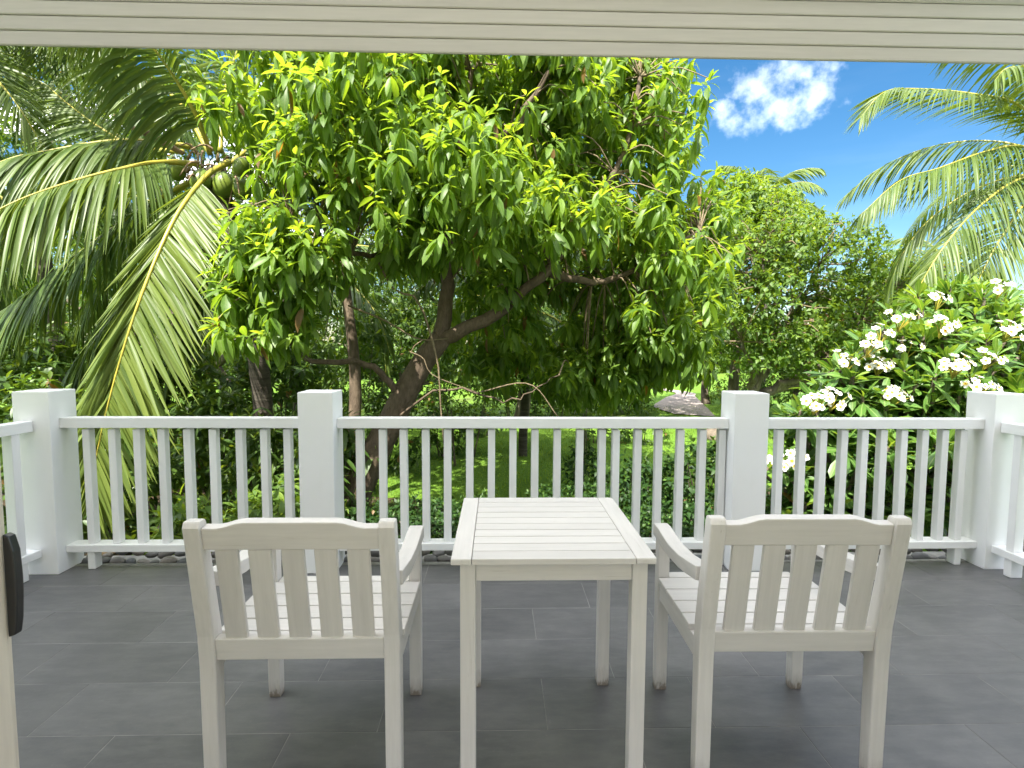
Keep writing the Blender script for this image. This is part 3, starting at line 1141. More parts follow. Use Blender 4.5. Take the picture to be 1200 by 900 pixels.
tb = tag(empty('garden_table', (0.167, 1.571, 0)), 'square cream wooden table with slatted top between the two armchairs', 'table')
TW, TD, TZ = 0.3015, 0.642, 0.735
for s in (-1, 1):
    xa, xb = (-TW, -TW + 0.060) if s < 0 else (TW - 0.060, TW)
    box('border_board', xa, xb, 0, TD, TZ - 0.020, TZ, M_FY, tb, 0.004)
n_ = 10
p_ = TD / n_
for k in range(n_):
    box('top_slat', -TW + 0.0615, TW - 0.0615, p_ * k + (0.0 if k == 0 else 0.002), p_ * (k + 1) - (0.0 if k == n_ - 1 else 0.002), TZ - 0.0195, TZ - random.uniform(0.0, 0.0012), M_FX, tb, 0.0022)
for sx in (-1, 1):
    for sy in (0, 1):
        xa, xb = (-TW + 0.026, -TW + 0.072) if sx < 0 else (TW - 0.068, TW - 0.022)
        ya, yb2 = (0.014, 0.060) if sy == 0 else (TD - 0.107, TD - 0.061)
        box('leg', xa, xb, ya, yb2, 0.0, TZ - 0.0205, M_LEG, tb, 0.004)
box('apron', -TW + 0.073, TW - 0.069, 0.018, 0.040, TZ - 0.074, TZ - 0.0208, M_FX, tb, 0.002)
box('apron', -TW + 0.073, TW - 0.069, TD - 0.092, TD - 0.070, TZ - 0.074, TZ - 0.0208, M_FX, tb, 0.002)
box('apron', -TW + 0.026, -TW + 0.048, 0.061, TD - 0.108, TZ - 0.074, TZ - 0.0208, M_FY, tb, 0.002)
box('apron', TW - 0.048, TW - 0.026, 0.061, TD - 0.108, TZ - 0.074, TZ - 0.0208, M_FY, tb, 0.002)

# =================================================================== PLANTS


def lobe(px, py, y, rx, ry, rd=None):
    """a crown lobe: place and radii given at its own distance"""
    k = y / F_PX
    c = P(px, py, y)
    return ((c.x, c.y, c.z), (rx * k, (rd if rd is not None else 0.5 * (rx + ry) * k), ry * k))


def limb(mb, pts, r0, r1, n=14, sides=7, knob=0.12, wob=0.0):
    path = smooth_path(pts, n)
    if wob:
        path[1:-1] += RNG.normal(0, wob, (n - 2, 3))
    mb.tube(path, [r0, r1], sides, knob=knob)
    return path


def finish_tree(root, d, tpl, mat, key, fold, wr, singles=300, crown='crown'):
    if singles:
        px, py, z = project(d['base'] + d['axis'] * d['L'][:, None] * 0.5)
        inside = (px > 5) & (px < 1195) & (py > 75) & (py < 640)
        size = d['L'] / z
        score = np.where(inside & (d['tint'][:, 2] < 0.5), size + 0.02 / z, -1)
        idx = np.argsort(-score)[:singles]
        keep = np.ones(len(px), bool)
        keep[idx] = False
        single_leaves(root, sub_leaves(d, idx), tpl, key, mat, fold, wr)
        d = sub_leaves(d, keep)
    me_ = leaves_mesh(crown, tpl, fold=fold, **d)
    o = link(crown, me_, mat, root)
    o['kind'] = 'stuff'
    return o


# ---- the big broad-leaved tree in the middle
TY = 5.4
root = tag(empty('broadleaf_tree'), 'big broad-leaved tree with drooping bright green leaves and a leaning forked trunk', 'tree')
mb = MB()
trunk = [P(388, 760, TY), P(402, 640, TY), P(413, 590, TY), P(432, 545, TY), P(455, 500, TY), P(478, 455, TY), P(500, 418, TY), P(518, 396, TY)]
mb.tube(smooth_path(trunk, 26), [0.20, 0.17, 0.148, 0.138, 0.125, 0.11, 0.10], 12, knob=0.07)
mb.build('trunk', M_BARK, root)
LIMBS = []
for pts, r0, r1 in [
        ([P(514, 402, TY), P(540, 388, TY - .05), P(580, 368, TY - .1), P(612, 343, TY - .1), P(645, 312, TY - .1), P(690, 250, TY), P(730, 180, TY + .1), P(750, 90, TY + .2)], 0.075, 0.02),
        ([P(512, 408, TY), P(522, 360, TY + .05), P(524, 300, TY + .15), P(530, 220, TY + .2), P(545, 120, TY + .3), P(560, 60, TY + .4)], 0.085, 0.02),
        ([P(526, 300, TY + .1), P(480, 240, TY), P(430, 170, TY - .1), P(400, 90, TY - .1)], 0.055, 0.012),
        ([P(470, 470, TY), P(450, 440, TY - .1), P(418, 425, TY - .2), P(360, 422, TY - .3), P(330, 380, TY - .5), P(300, 320, TY - .6)], 0.040, 0.010),
        ([P(640, 318, TY), P(700, 330, TY + .1), P(770, 300, TY + .2), P(820, 270, TY + .4)], 0.045, 0.010),
        ([P(530, 230, TY + .2), P(590, 160, TY), P(640, 90, TY), P(670, 20, TY)], 0.045, 0.012),
        ([P(500, 300, TY), P(440, 300, TY - .3), P(390, 290, TY - .5), P(340, 260, TY - .6)], 0.03, 0.008),
        ([P(455, 500, TY), P(520, 455, TY - .3), P(600, 470, TY - .4), P(655, 440, TY - .4)], 0.014, 0.004)]:
    mb = MB()
    path = limb(mb, pts, r0, r1, 22, 8, 0.1, 0.012)
    LIMBS.append(path)
    mb.build('branch', M_BARK, root)
for pts, r0 in [([P(408, 358, TY - .3), P(452, 376, TY - .3), P(490, 397, TY - .25), P(525, 397, TY - .1)], 0.009),
                ([P(440, 300, TY - .5), P(462, 340, TY - .5), P(490, 352, TY - .5), P(512, 420, TY - .45), P(516, 470, TY - .4), P(520, 520, TY - .4)], 0.011),
                ([P(480, 412, TY - .4), P(496, 420, TY - .4), P(508, 440, TY - .4), P(560, 460, TY - .4)], 0.006),
                ([P(496, 398, TY - .4), P(486, 405, TY - .4), P(482, 412, TY - .4)], 0.006),
                ([P(355, 335, TY - .6), P(330, 345, TY - .6), P(305, 385, TY - .7)], 0.007),
                ([P(400, 280, TY - .5), P(392, 330, TY - .5), P(380, 400, TY - .5)], 0.005),
                ([P(560, 460, TY - .4), P(620, 450, TY - .4), P(655, 490, TY - .4)], 0.007)]:
    mb = MB()
    limb(mb, pts, r0, r0 * 0.6, 12, 5, 0.2)
    mb.build('twig', M_TWIG, root)
lobes = [lobe(330, 105, 5.3, 88, 80), lobe(430, 140, 4.9, 100, 95), lobe(535, 215, 4.6, 88, 80), lobe(600, 105, 5.5, 110, 90),
         lobe(700, 115, 5.9, 95, 95), lobe(775, 180, 5.9, 58, 110), lobe(765, 290, 5.6, 85, 80), lobe(665, 265, 5.1, 75, 62),
         lobe(450, 245, 4.9, 85, 72), lobe(355, 215, 4.9, 75, 66), lobe(312, 285, 4.6, 58, 45), lobe(318, 362, 4.6, 60, 42),
         lobe(650, 355, 6.3, 110, 62), lobe(745, 400, 6.2, 88, 60), lobe(825, 265, 6.6, 48, 62),
         lobe(600, 405, 7.0, 80, 40), lobe(700, 432, 7.2, 75, 40), lobe(785, 400, 7.0, 60, 48), lobe(800, 345, 6.8, 60, 50),
         lobe(690, 342, 5.1, 68, 34), lobe(782, 392, 5.6, 52, 42), lobe(715, 430, 5.9, 62, 26), lobe(270, 330, 4.75, 34, 40), lobe(365, 300, 4.6, 55, 34), lobe(600, 320, 5.3, 45, 28),
         lobe(470, 60, 5.4, 120, 45), lobe(740, 60, 6.0, 70, 40), lobe(560, 270, 6.2, 110, 45), lobe(600, 170, 6.8, 190, 110)]
pts, dirs = lobes_points(lobes, 27, shell=(0.3, 1.15), up_bias=0.35)
# thin out by noise so the crown has holes and separate sprays
keepm = np.array([(math.sin(3.1 * p[0] + 1.3 * p[2]) + math.sin(2.7 * p[2] - 1.9 * p[0] + 1) + math.sin(3.3 * p[1])) > -1.15 for p in pts])
keepm &= ~((pts[:, 0] > 0.8) & (pts[:, 2] > 2.9) & (RNG.random(len(pts)) < 0.42))
pts, dirs = pts[keepm], dirs[keepm]
ax = dirs * 0.55 + np.array([0, -0.10, 0.75]) + RNG.normal(0, 0.25, dirs.shape)
d = rosettes(pts, ax, 13, (0.145, 0.235), 0.29, stem=0.17, inc=(18, 135), grav=1.15, young_share=0.34, droop=(0.15, 0.5))
mb = MB()
LP_ = np.vstack(LIMBS)
for i in range(0, len(pts), 3):
    j = int(np.argmin(np.sum((LP_ - pts[i]) ** 2, 1)))
    if np.linalg.norm(LP_[j] - pts[i]) < 0.8:
        a = LP_[j]
        m_ = (a + pts[i]) / 2 + np.array([0, 0, 0.10])
        mb.tube(smooth_path([a, m_, pts[i]], 6), [0.009, 0.004], 4, cap=False)
mb.build('twigs', M_TWIG, root)['kind'] = 'stuff'
finish_tree(root, d, LANCE, M_LEAF, 'lance', 0.28, 0.30, 300)


# ---- coconut palms
def frond(parent, pts, leaf_len, n=70, spread_l=None, sag=0.8, up=(0, 0, 1), spread=(62, 28), rach=0.022, singles=False, young=0.25, lift=0.15, wid=0.032, seed=0):
    rg_ = np.random.default_rng(seed)
    path = smooth_path(pts, 40)
    fr = None
    mb_ = MB()
    mb_.tube(path, [rach * 1.3, rach * 0.8, rach * 0.35, rach * 0.15], 6)
    fr = mb_.build('frond', M_RACHIS, parent)
    seglen = np.linalg.norm(np.diff(path, axis=0), axis=1)
    cum = np.concatenate([[0], np.cumsum(seglen)])
    tot = cum[-1]
    tang = unit(np.gradient(path, axis=0))
    upv = np.array(up, float)
    NS = 6
    bases, polys, wids, tints = [], [], [], []
    for k in range(n):
        t_ = 0.13 + 0.87 * (k + rg_.uniform(-0.3, 0.3)) / n
        s_ = t_ * tot
        base = np.array([np.interp(s_, cum, path[:, c]) for c in range(3)])
        tg = unit(np.array([np.interp(s_, cum, tang[:, c]) for c in range(3)]))
        side = unit(np.cross(tg, upv))
        nrm = np.cross(side, tg)
        prof_ = (0.35 + 0.65 * math.sin(min(1, t_ / 0.45) * math.pi / 2)) * (1 - 0.62 * max(0, (t_ - 0.55) / 0.45) ** 1.6)
        for sg in (-1, 1):
            if rg_.random() < 0.03:
                continue
            sp_ = spread if (sg > 0 or spread_l is None) else spread_l
            ang = R(sp_[0] + (sp_[1] - sp_[0]) * t_ + rg_.normal(0, 3))
            dr = tg * math.cos(ang) + side * sg * math.sin(ang) + nrm * (lift + rg_.normal(0, 0.07))
            dr = unit(dr)
            L = leaf_len * prof_ * rg_.uniform(0.88, 1.08)
            sg_k = sag * rg_.uniform(0.8, 1.25)
            q = base.copy()
            line = [q.copy()]
            ds = L / (NS - 1)
            for m_ in range(NS - 1):
                dr = unit(dr + np.array([0, 0, -1.0]) * sg_k * (0.42 if m_ < 2 else 0.16))
                q = q + dr * ds
                line.append(q.copy())
            line = np.array(line)
            ld = unit(np.gradient(line, axis=0))
            wv = tg[None] - ld * np.sum(ld * tg[None], 1, keepdims=True)
            wv = unit(wv + 0.25 * nrm[None] * rg_.normal(0, 1))
            bases.append(line)
            polys.append(wv)
            wids.append(wid * rg_.uniform(0.85, 1.15))
            tints.append((np.clip(young + rg_.normal(0, 0.13) + 0.15 * t_, 0, 1), np.clip(0.5 + rg_.normal(0, 0.15), 0, 1)))
    bases = np.array(bases); polys = np.array(polys); wids = np.array(wids); tints = np.array(tints)
    wp = np.array([0.45, 0.9, 1.0, 0.85, 0.5, 0.06])[None, :, None] * wids[:, None, None] / 2
    # V-folded blade: two edges and a raised middle line
    nv = np.cross(unit(np.gradient(bases, axis=1)), polys)
    A_, B_ = bases - polys * wp - nv * wp * 0.35, bases + polys * wp - nv * wp * 0.35
    V = np.stack([A_, bases, B_], 2)           # (N,NS,3,3)
    N = len(V)
    q1 = []
    for m_ in range(NS - 1):
        o_ = m_ * 3
        q1 += [(o_, o_ + 3, o_ + 4, o_ + 1), (o_ + 1, o_ + 4, o_ + 5, o_ + 2)]
    q1 = np.array(q1)
    tc_ = np.ones((N, NS * 3, 4))
    tc_[:, :, 0] = tints[:, 0:1]
    tipf = np.repeat(np.linspace(0, 1, NS), 3)[None, :]
    tc_[:, :, 0] = np.clip(tc_[:, :, 0] + 0.35 * (tipf > 0.9), 0, 1)
    tc_[:, :, 1] = tints[:, 1:2]
    tc_[:, :, 2] = np.tile([1, 0, 1], NS)[None]
    V = V.reshape(N, NS * 3, 3)
    if singles:
        for i in range(N):
            me_ = np_mesh('leaflet', V[i], [q1], tc_[i])
            me_.polygons.foreach_set('use_smooth', np.ones(len(me_.polygons), dtype=bool))
            link('leaflet', me_, M_FROND, fr)
    else:
        off = (np.arange(N) * NS * 3)[:, None, None]
        me_ = np_mesh('leaflets', V, [(q1[None] + off).reshape(-1, 4)], tc_.reshape(-1, 4))
        me_.polygons.foreach_set('use_smooth', np.ones(len(me_.polygons), dtype=bool))
        link('leaflets', me_, M_FROND, fr)['kind'] = 'stuff'
    return fr


def auto_frond(parent, crown, az, el, length, **kw):
    """free frond from the crown: rises, then arches over"""
    c = np.array(crown)
    h = np.array([math.cos(az), math.sin(az), 0])
    q = c.copy()
    e = el
    pts_ = [q.copy()]
    for k in range(6):
        q = q + (h * math.cos(e) + np.array([0, 0, 1]) * math.sin(e)) * length / 6
        pts_.append(q.copy())
        e -= kw.get('arch', R(17))
    kw.pop('arch', None)
    return frond(parent, pts_, **kw)


def palm_trunk(parent, crown, base, r=0.13):
    c, b_ = Vector(crown), Vector(base)
    mid = (c + b_) / 2 + Vector((0.12, 0.05, 0))
    mb_ = MB()
    path = smooth_path([b_ - Vector((0, 0, 0.3)), b_ + Vector((0, 0, 0.3)), mid, c], 40)
    rad = [r * 1.5, r * 1.15] + [r * (1.0 + 0.05 * (k % 2)) for k in range(20)]
    mb_.tube(path, rad, 12)
    mb_.build('trunk', M_PALMTRUNK, parent)


CA = P(252, 197, 5.9)
palm = tag(empty('coconut_palm'), 'coconut palm on the left whose long yellow-ribbed frond droops behind the railing', 'palm')
palm_trunk(palm, CA, (CA.x + 0.30, CA.y + 0.35, GZ), 0.10)


def PP(lst):
    return [P(*q) for q in lst]


frond(palm, PP([(268, 190, 5.75), (240, 208, 5.45), (205, 256, 5.05), (170, 335, 4.75), (140, 425, 4.62), (116, 520, 4.6), (100, 610, 4.7)]), 0.88, 150, spread_l=(58, 34), sag=0.13, up=(0.12, -0.8, 0.6), spread=(21, 13), wid=0.037, singles=True, young=0.55, lift=-0.05, seed=1, rach=0.026)
frond(palm, PP([(232, 192, 5.8), (190, 190, 5.5), (150, 196, 5.2), (80, 214, 4.9), (0, 245, 4.6), (-90, 305, 4.4)]), 0.98, 100, sag=1.0, up=(0.0, -0.35, 0.9), spread=(66, 36), singles=True, young=0.30, lift=0.0, seed=2, rach=0.024)
for pts_, ll, n_f, sg, up_, yo, sd in [
        ([(225, 172, 6.1), (180, 166, 5.9), (130, 165, 5.7), (60, 176, 5.5), (0, 190, 5.3), (-80, 235, 5.2)], 0.9, 110, 1.1, (0, -.2, 1), 0.25, 3),
        ([(246, 178, 5.9), (232, 140, 5.7), (205, 92, 5.5), (165, 40, 5.3), (110, 0, 5.2), (40, -20, 5.1)], 1.0, 110, 1.2, (-.3, -.2, 1), 0.25, 4),
        ([(215, 178, 6.2), (160, 172, 6.3), (118, 150, 6.3), (80, 122, 6.4), (55, 100, 6.5)], 0.7, 84, 0.8, (0, -.5, .8), 0.3, 5),
        ([(235, 208, 6.0), (205, 222, 6.0), (150, 255, 6.1), (90, 298, 6.2), (30, 345, 6.3), (-40, 395, 6.4)], 1.0, 100, 1.3, (0, -.2, 1), 0.08, 7),
        ([(245, 214, 6.2), (215, 255, 6.5), (150, 340, 6.7), (90, 425, 6.8), (40, 510, 6.9)], 1.0, 96, 1.2, (0, -.2, 1), 0.05, 8),
        ([(268, 192, 6.1), (310, 165, 6.5), (355, 172, 6.9), (405, 235, 7.2)], 0.85, 92, 1.0, (0, 0, 1), 0.2, 9),
        ([(258, 178, 6.0), (262, 115, 6.2), (282, 45, 6.6), (310, -40, 7.1)], 0.9, 96, 1.0, (0, 0.5, 1), 0.25, 10),
        ([(246, 180, 6.2), (205, 115, 6.7), (130, 62, 7.2), (50, 40, 7.6), (-40, 84, 7.8)], 1.15, 110, 1.5, (0, 0, 1), 0.22, 11),
        ([(252, 212, 6.3), (242, 285, 6.9), (215, 385, 7.3), (190, 475, 7.5)], 0.9, 92, 1.2, (0, -.3, 1), 0.05, 12),
        ([(240, 205, 6.3), (190, 240, 7.0), (120, 330, 7.6), (70, 420, 8.0)], 0.95, 92, 1.3, (0, -.3, 1), 0.08, 13)]:
    frond(palm, PP(pts_), ll, n_f, sag=sg, up=up_, young=yo, seed=sd)
# nuts, husks and a dry spathe in the crown
bmn = []
for (q, s) in [((235, 213, 5.75), 0.10), ((262, 218, 5.85), 0.11), ((283, 222, 5.9), 0.10), ((207, 200, 5.8), 0.09), ((282, 196, 5.75), 0.08), ((250, 232, 5.95), 0.10)]:
    bm = bmesh.new()
    bmesh.ops.create_icosphere(bm, subdivisions=2, radius=1)
    for v_ in bm.verts:
        v_.co = Vector((v_.co.x * s, v_.co.y * s, v_.co.z * s * (1.35 if v_.co.z > 0 else 1.15)))
    me = bpy.data.meshes.new('coconut')
    bm.to_mesh(me)
    bm.free()
    link('coconut', me, M_NUT, palm, P(*q), (random.uniform(-.4, .4), random.uniform(-.4, .4), 0), smooth=True)
mb = MB()
mb.tube(smooth_path(PP([(148, 149, 5.7), (165, 153, 5.7), (190, 166, 5.75), (215, 180, 5.8)]), 12), [0.006, 0.032, 0.042, 0.02], 7)
mb.build('dry_spathe', M_HUSK, palm)
mb = MB()
for k in range(26):
    a = P(250 + random.uniform(-32, 40), 190 + random.uniform(-14, 26), 5.85 + random.uniform(-.15, .2))
    b_ = a + Vector((random.uniform(-.25, .25), random.uniform(-.2, .05), random.uniform(-.28, .05)))
    mb.tube(smooth_path([a, (a + b_) / 2 + Vector((0, 0, .06)), b_], 6), [0.016, 0.005], 5)
mb.build('husk_fibres', M_HUSK, palm)['kind'] = 'stuff'

# a second palm further left, only its fronds reach into view
CB = P(-150, 70, 7.2)
palm2 = tag(empty('coconut_palm'), 'coconut palm beyond the left edge whose fronds hang in at the top corner', 'palm')
palm_trunk(palm2, CB, (CB.x - 0.2, CB.y + 0.2, GZ), 0.13)
frond(palm2, PP([(-110, 30, 6.9), (-40, 60, 6.4), (0, 98, 6.1), (25, 130, 6.0), (52, 174, 6.1)]), 0.7, 56, sag=0.5, up=(0.2, -.7, .7), young=0.35, seed=21)
for k, (az, el, le) in enumerate([(R(-8), R(35), 4.2), (R(-40), R(20), 4.0), (R(15), R(10), 4.4), (R(-25), R(-5), 4.2), (R(40), R(40), 4.0), (R(-70), R(0), 3.8), (R(150), R(20), 4), (R(230), R(30), 4)]):
    auto_frond(palm2, CB, az, el, le, leaf_len=0.95, n=90, sag=1.3, young=0.15, seed=30 + k)
for k, (az, el, le) in enumerate([(R(-20), R(48), 4.6), (R(-35), R(40), 4.8), (R(-50), R(45), 4.6), (R(-5), R(52), 4.4), (R(-65), R(38), 4.6), (R(-28), R(60), 4.4)]):  # further fronds added above the view to shade the plants below
    auto_frond(palm2, CB, az, el, le, leaf_len=1.0, n=90, sag=1.3, young=0.15, seed=230 + k, arch=R(14))
CC = P(40, 250, 9.5)
palm3 = tag(empty('coconut_palm'), 'shaded low palm behind the left corner post, dark fronds hanging', 'palm')
palm_trunk(palm3, CC, (CC.x, CC.y + 0.2, GZ), 0.12)
for k in range(12):
    auto_frond(palm3, CC, k * 0.55 + 0.2, R(35 - 9 * (k % 5)), 3.6, leaf_len=0.95, n=80, sag=1.2, young=0.08, seed=60 + k)

# palm at the right
CRt = P(1262, 205, 9.3)
palmr = tag(empty('coconut_palm'), 'coconut palm at the right edge with fronds reaching over the blue sky', 'palm')
palm_trunk(palmr, CRt, (CRt.x + 0.5, CRt.y + 0.3, GZ), 0.14)
RY = 9.0
for pts_, ll, n_f, sg, up_, yo, sd in [
        ([(1255, 178, 9.2), (1195, 124, 9.0), (1140, 110, 8.9), (1075, 104, 8.8), (1036, 108, 8.7), (1008, 138, 8.7)], 0.95, 104, 0.62, (0, -.35, 1), 0.32, 41),
        ([(1258, 195, 9.1), (1200, 172, 8.8), (1157, 177, 8.6), (1100, 197, 8.4), (1054, 212, 8.3), (1006, 254, 8.3)], 0.9, 104, 1.25, (0, -.2, 1), 0.25, 42),
        ([(1258, 205, 9.1), (1200, 208, 8.7), (1150, 240, 8.4), (1107, 288, 8.2), (1073, 345, 8.2), (1055, 395, 8.3)], 0.95, 104, 0.9, (-.2, -.5, .8), 0.25, 43),
        ([(1260, 212, 9.0), (1205, 236, 8.6), (1177, 273, 8.4), (1157, 307, 8.3), (1139, 350, 8.3), (1128, 400, 8.4)], 0.9, 104, 0.35, (0.1, -.8, .6), 0.4, 44),
        ([(1255, 170, 9.3), (1222, 110, 9.4), (1185, 62, 9.5), (1140, 30, 9.6), (1100, 20, 9.7), (1080, 40, 9.7)], 0.95, 90, 1.2, (0, 0, 1), 0.3, 45),
        ([(1262, 170, 9.2), (1240, 100, 8.9), (1205, 80, 8.6), (1180, 80, 8.3), (1165, 95, 8.2)], 0.9, 80, 1.0, (0, 0, 1), 0.3, 46)]:
    frond(palmr, PP(pts_), ll, n_f, sag=sg, up=up_, young=yo, seed=sd)
for k, (az, el) in enumerate([(R(20), R(40)), (R(-20), R(25)), (R(60), R(30)), (R(100), R(30)), (R(140), R(45)), (R(-60), R(10)), (R(165), R(5))]):
    auto_frond(palmr, CRt, az, el, 3.9, leaf_len=0.9, n=56, sag=1.0, young=0.25, seed=70 + k)


def far_palm(px, py, y, label, n=13, length=3.2, ln_=0.8, el0=60, seed=0, dens=34, yo=0.35):
    c = P(px, py, y)
    rt = tag(empty('coconut_palm'), label, 'palm')
    palm_trunk(rt, c, (c.x + 0.2, c.y, GZ), 0.13 if y > 15 else 0.075)
    for k in range(n):
        auto_frond(rt, c, k * 2.399 + seed, R(el0 - (el0 + 15) * k / n), length, leaf_len=ln_, n=dens, sag=0.8, young=yo, seed=seed * 100 + k, wid=0.05)
    return rt


far_palm(892, 246, 17.5, 'pale palm top rising above the round-leaved trees against the sky', 19, 2.2, 0.75, 86, 1)
far_palm(1104, 312, 21.0, 'small far palm top beside the hanging fronds on the right', 11, 2.6, 0.8, 75, 2)
far_palm(600, 365, 9.5, 'young palm in the shade behind the forked trunk', 11, 2.3, 0.65, 70, 3, 40, 0.12)
far_palm(330, 330, 10.0, 'shaded palm behind the slim upright trunk', 11, 3.0, 0.8, 50, 4, 40, 0.1)


# ---- other trees
def garden_tree(label, base_px, y, lobes_, dens, nleaf=7, Lr=(0.09, 0.14), wr=0.5, mat=None, r=0.10, trunk_mid=None, seed=0, tpl=None, twigs=0, young=0.35, fork_k=0.50, bark=None, grav=0.35, shell=(0.45, 1.08)):
    rg_ = np.random.default_rng(seed)
    gb = P(base_px, 480, y)
    rt = tag(empty('garden_tree'), label, 'tree')
    base = Vector((gb.x, y, GZ - 0.1))
    cen = [np.array(l_[0]) for l_ in lobes_]
    low = min(cen, key=lambda c: c[2])
    top = np.mean(cen, 0)
    forkp = Vector((base.x * 0.6 + top[0] * 0.4, base.y * 0.6 + top[1] * 0.4, base.z + fork_k * (low[2] - base.z)))
    mb_ = MB()
    mid = (base + forkp) / 2 + Vector((rg_.uniform(-.15, .15), 0, 0))
    mb_.tube(smooth_path([base, mid, forkp], 12), [r * 1.35, r, r * 0.8], 9, knob=0.12)
    mb_.build('trunk', bark or M_BARK2, rt)
    limbs = []
    for c in cen:
        mb2 = MB()
        c = Vector(c)
        m_ = forkp * 0.5 + c * 0.5 + Vector((rg_.uniform(-.2, .2), rg_.uniform(-.2, .2), -0.12 * (c - forkp).length))
        path = smooth_path([forkp - (forkp - base) * 0.05, m_, c], 12)
        path[2:-1] += rg_.normal(0, 0.03, (9, 3))
        mb2.tube(path, [r * 0.6, r * 0.12], 6, knob=0.1)
        mb2.build('branch', bark or M_BARK2, rt)
        limbs.append(path)
    pts_, dirs_ = lobes_points(lobes_, dens, rg_, shell, 0.2)
    keep_ = np.array([(math.sin(2.1 * q[0] + 1.1 * q[2] + seed) + math.sin(2.3 * q[2] - 1.4 * q[0] + 2 * seed) + math.sin(2.2 * q[1] + seed)) > -1.3 for q in pts_])
    pts_, dirs_ = pts_[keep_], dirs_[keep_]
    if twigs:
        mb2 = MB()
        lp = np.vstack(limbs)
        for i in rg_.choice(len(pts_), min(twigs, len(pts_)), replace=False):
            j = int(np.argmin(np.sum((lp - pts_[i]) ** 2, 1) + rg_.random(len(lp)) * 0.8))
            a = lp[j]
            m_ = (a + pts_[i]) / 2 + rg_.normal(0, 0.16, 3)
            mb2.tube(smooth_path([a, m_, pts_[i]], 7), [0.02, 0.007], 4, cap=False)
        mb2.build('twigs', M_TWIG, rt)['kind'] = 'stuff'
    ax_ = dirs_ * 0.8 + np.array([0, 0, 0.5]) + rg_.normal(0, 0.4, dirs_.shape)
    d_ = rosettes(pts_, ax_, nleaf, Lr, wr, stem=0.10, inc=(25, 110), grav=grav, young_share=young, rng=rg_)
    finish_tree(rt, d_, tpl or OVAL, mat or M_LEAF2, None, 0.25, wr, 0)
    return rt


# round-leaved tree in the middle distance on the right
garden_tree('round-leaved tree with a tangle of bare pale twigs, right of the big tree', 832, 11.5,
            [lobe(885, 300, 11.5, 75, 52), lobe(960, 310, 12, 85, 55), lobe(1030, 338, 12.5, 65, 42), lobe(930, 355, 11, 80, 45), lobe(1010, 375, 11.5, 80, 40), lobe(870, 400, 11, 60, 38), lobe(905, 268, 12.5, 60, 35), lobe(1060, 332, 13, 40, 32), lobe(960, 410, 11.5, 80, 35)],
            34, 7, (0.10, 0.16), 0.52, M_LEAF2, 0.17, seed=1, twigs=260)
garden_tree('paler tree just right of the big tree, below the distant palm top', 862, 13.5,
            [lobe(860, 250, 13.5, 55, 45), lobe(905, 262, 14, 55, 40), lobe(840, 300, 13, 50, 50)], 26, 8, (0.16, 0.25), 0.33, M_LEAF2, 0.13, seed=2, tpl=LANCE, young=0.5, grav=0.6)
garden_tree('leafy tree behind the white flowers on the right', 1090, 14,
            [lobe(1090, 370, 14, 70, 55), lobe(1150, 400, 14, 70, 60), lobe(1060, 420, 13.5, 60, 45), lobe(1210, 390, 14, 60, 60)], 26, 7, (0.10, 0.16), 0.5, M_LEAF2, 0.12, seed=3)
garden_tree('slim upright tree left of the leaning forked trunk', 405, 6.6,
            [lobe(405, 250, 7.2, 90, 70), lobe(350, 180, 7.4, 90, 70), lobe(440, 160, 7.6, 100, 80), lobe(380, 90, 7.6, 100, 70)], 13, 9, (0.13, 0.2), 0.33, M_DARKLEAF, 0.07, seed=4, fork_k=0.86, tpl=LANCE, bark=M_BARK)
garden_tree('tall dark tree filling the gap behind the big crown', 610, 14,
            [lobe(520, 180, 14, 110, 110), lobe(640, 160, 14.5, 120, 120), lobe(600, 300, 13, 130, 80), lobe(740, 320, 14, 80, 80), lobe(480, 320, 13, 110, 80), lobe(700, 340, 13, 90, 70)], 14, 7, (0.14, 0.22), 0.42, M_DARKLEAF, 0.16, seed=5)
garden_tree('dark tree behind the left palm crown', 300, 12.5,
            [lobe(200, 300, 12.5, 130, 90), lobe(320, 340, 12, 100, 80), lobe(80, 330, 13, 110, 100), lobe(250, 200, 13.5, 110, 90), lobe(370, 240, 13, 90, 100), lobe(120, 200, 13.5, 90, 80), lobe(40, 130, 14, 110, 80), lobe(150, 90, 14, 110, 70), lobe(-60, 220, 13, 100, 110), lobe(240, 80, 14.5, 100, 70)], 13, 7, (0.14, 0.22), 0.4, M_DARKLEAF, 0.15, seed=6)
garden_tree('low leafy tree over the far garden path', 716, 15.5,
            [lobe(690, 400, 15.5, 70, 45), lobe(760, 405, 16, 60, 38), lobe(720, 365, 15.5, 70, 40), lobe(640, 420, 15, 50, 40)], 24, 7, (0.11, 0.17), 0.5, M_LEAF2, 0.10, seed=7, twigs=50)
garden_tree('small tree standing by the far bend of the path', 828, 18,
            [lobe(800, 400, 18, 50, 35), lobe(850, 395, 18, 45, 40), lobe(825, 365, 18.5, 55, 35)], 20, 7, (0.13, 0.2), 0.5, M_LEAF2, 0.12, seed=8, twigs=40)
garden_tree('slender tree on the lawn between the right posts', 922, 15,
            [lobe(915, 415, 15, 50, 30), lobe(950, 400, 15.5, 45, 35), lobe(985, 430, 15.5, 50, 35)], 20, 7, (0.12, 0.18), 0.5, M_LEAF2, 0.09, seed=9)
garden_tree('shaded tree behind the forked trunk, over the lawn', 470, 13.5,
            [lobe(470, 400, 13.5, 70, 45), lobe(560, 410, 13.5, 70, 45), lobe(400, 400, 13, 60, 50), lobe(520, 360, 13.5, 90, 45)], 20, 7, (0.12, 0.18), 0.45, M_DARKLEAF, 0.11, seed=10)

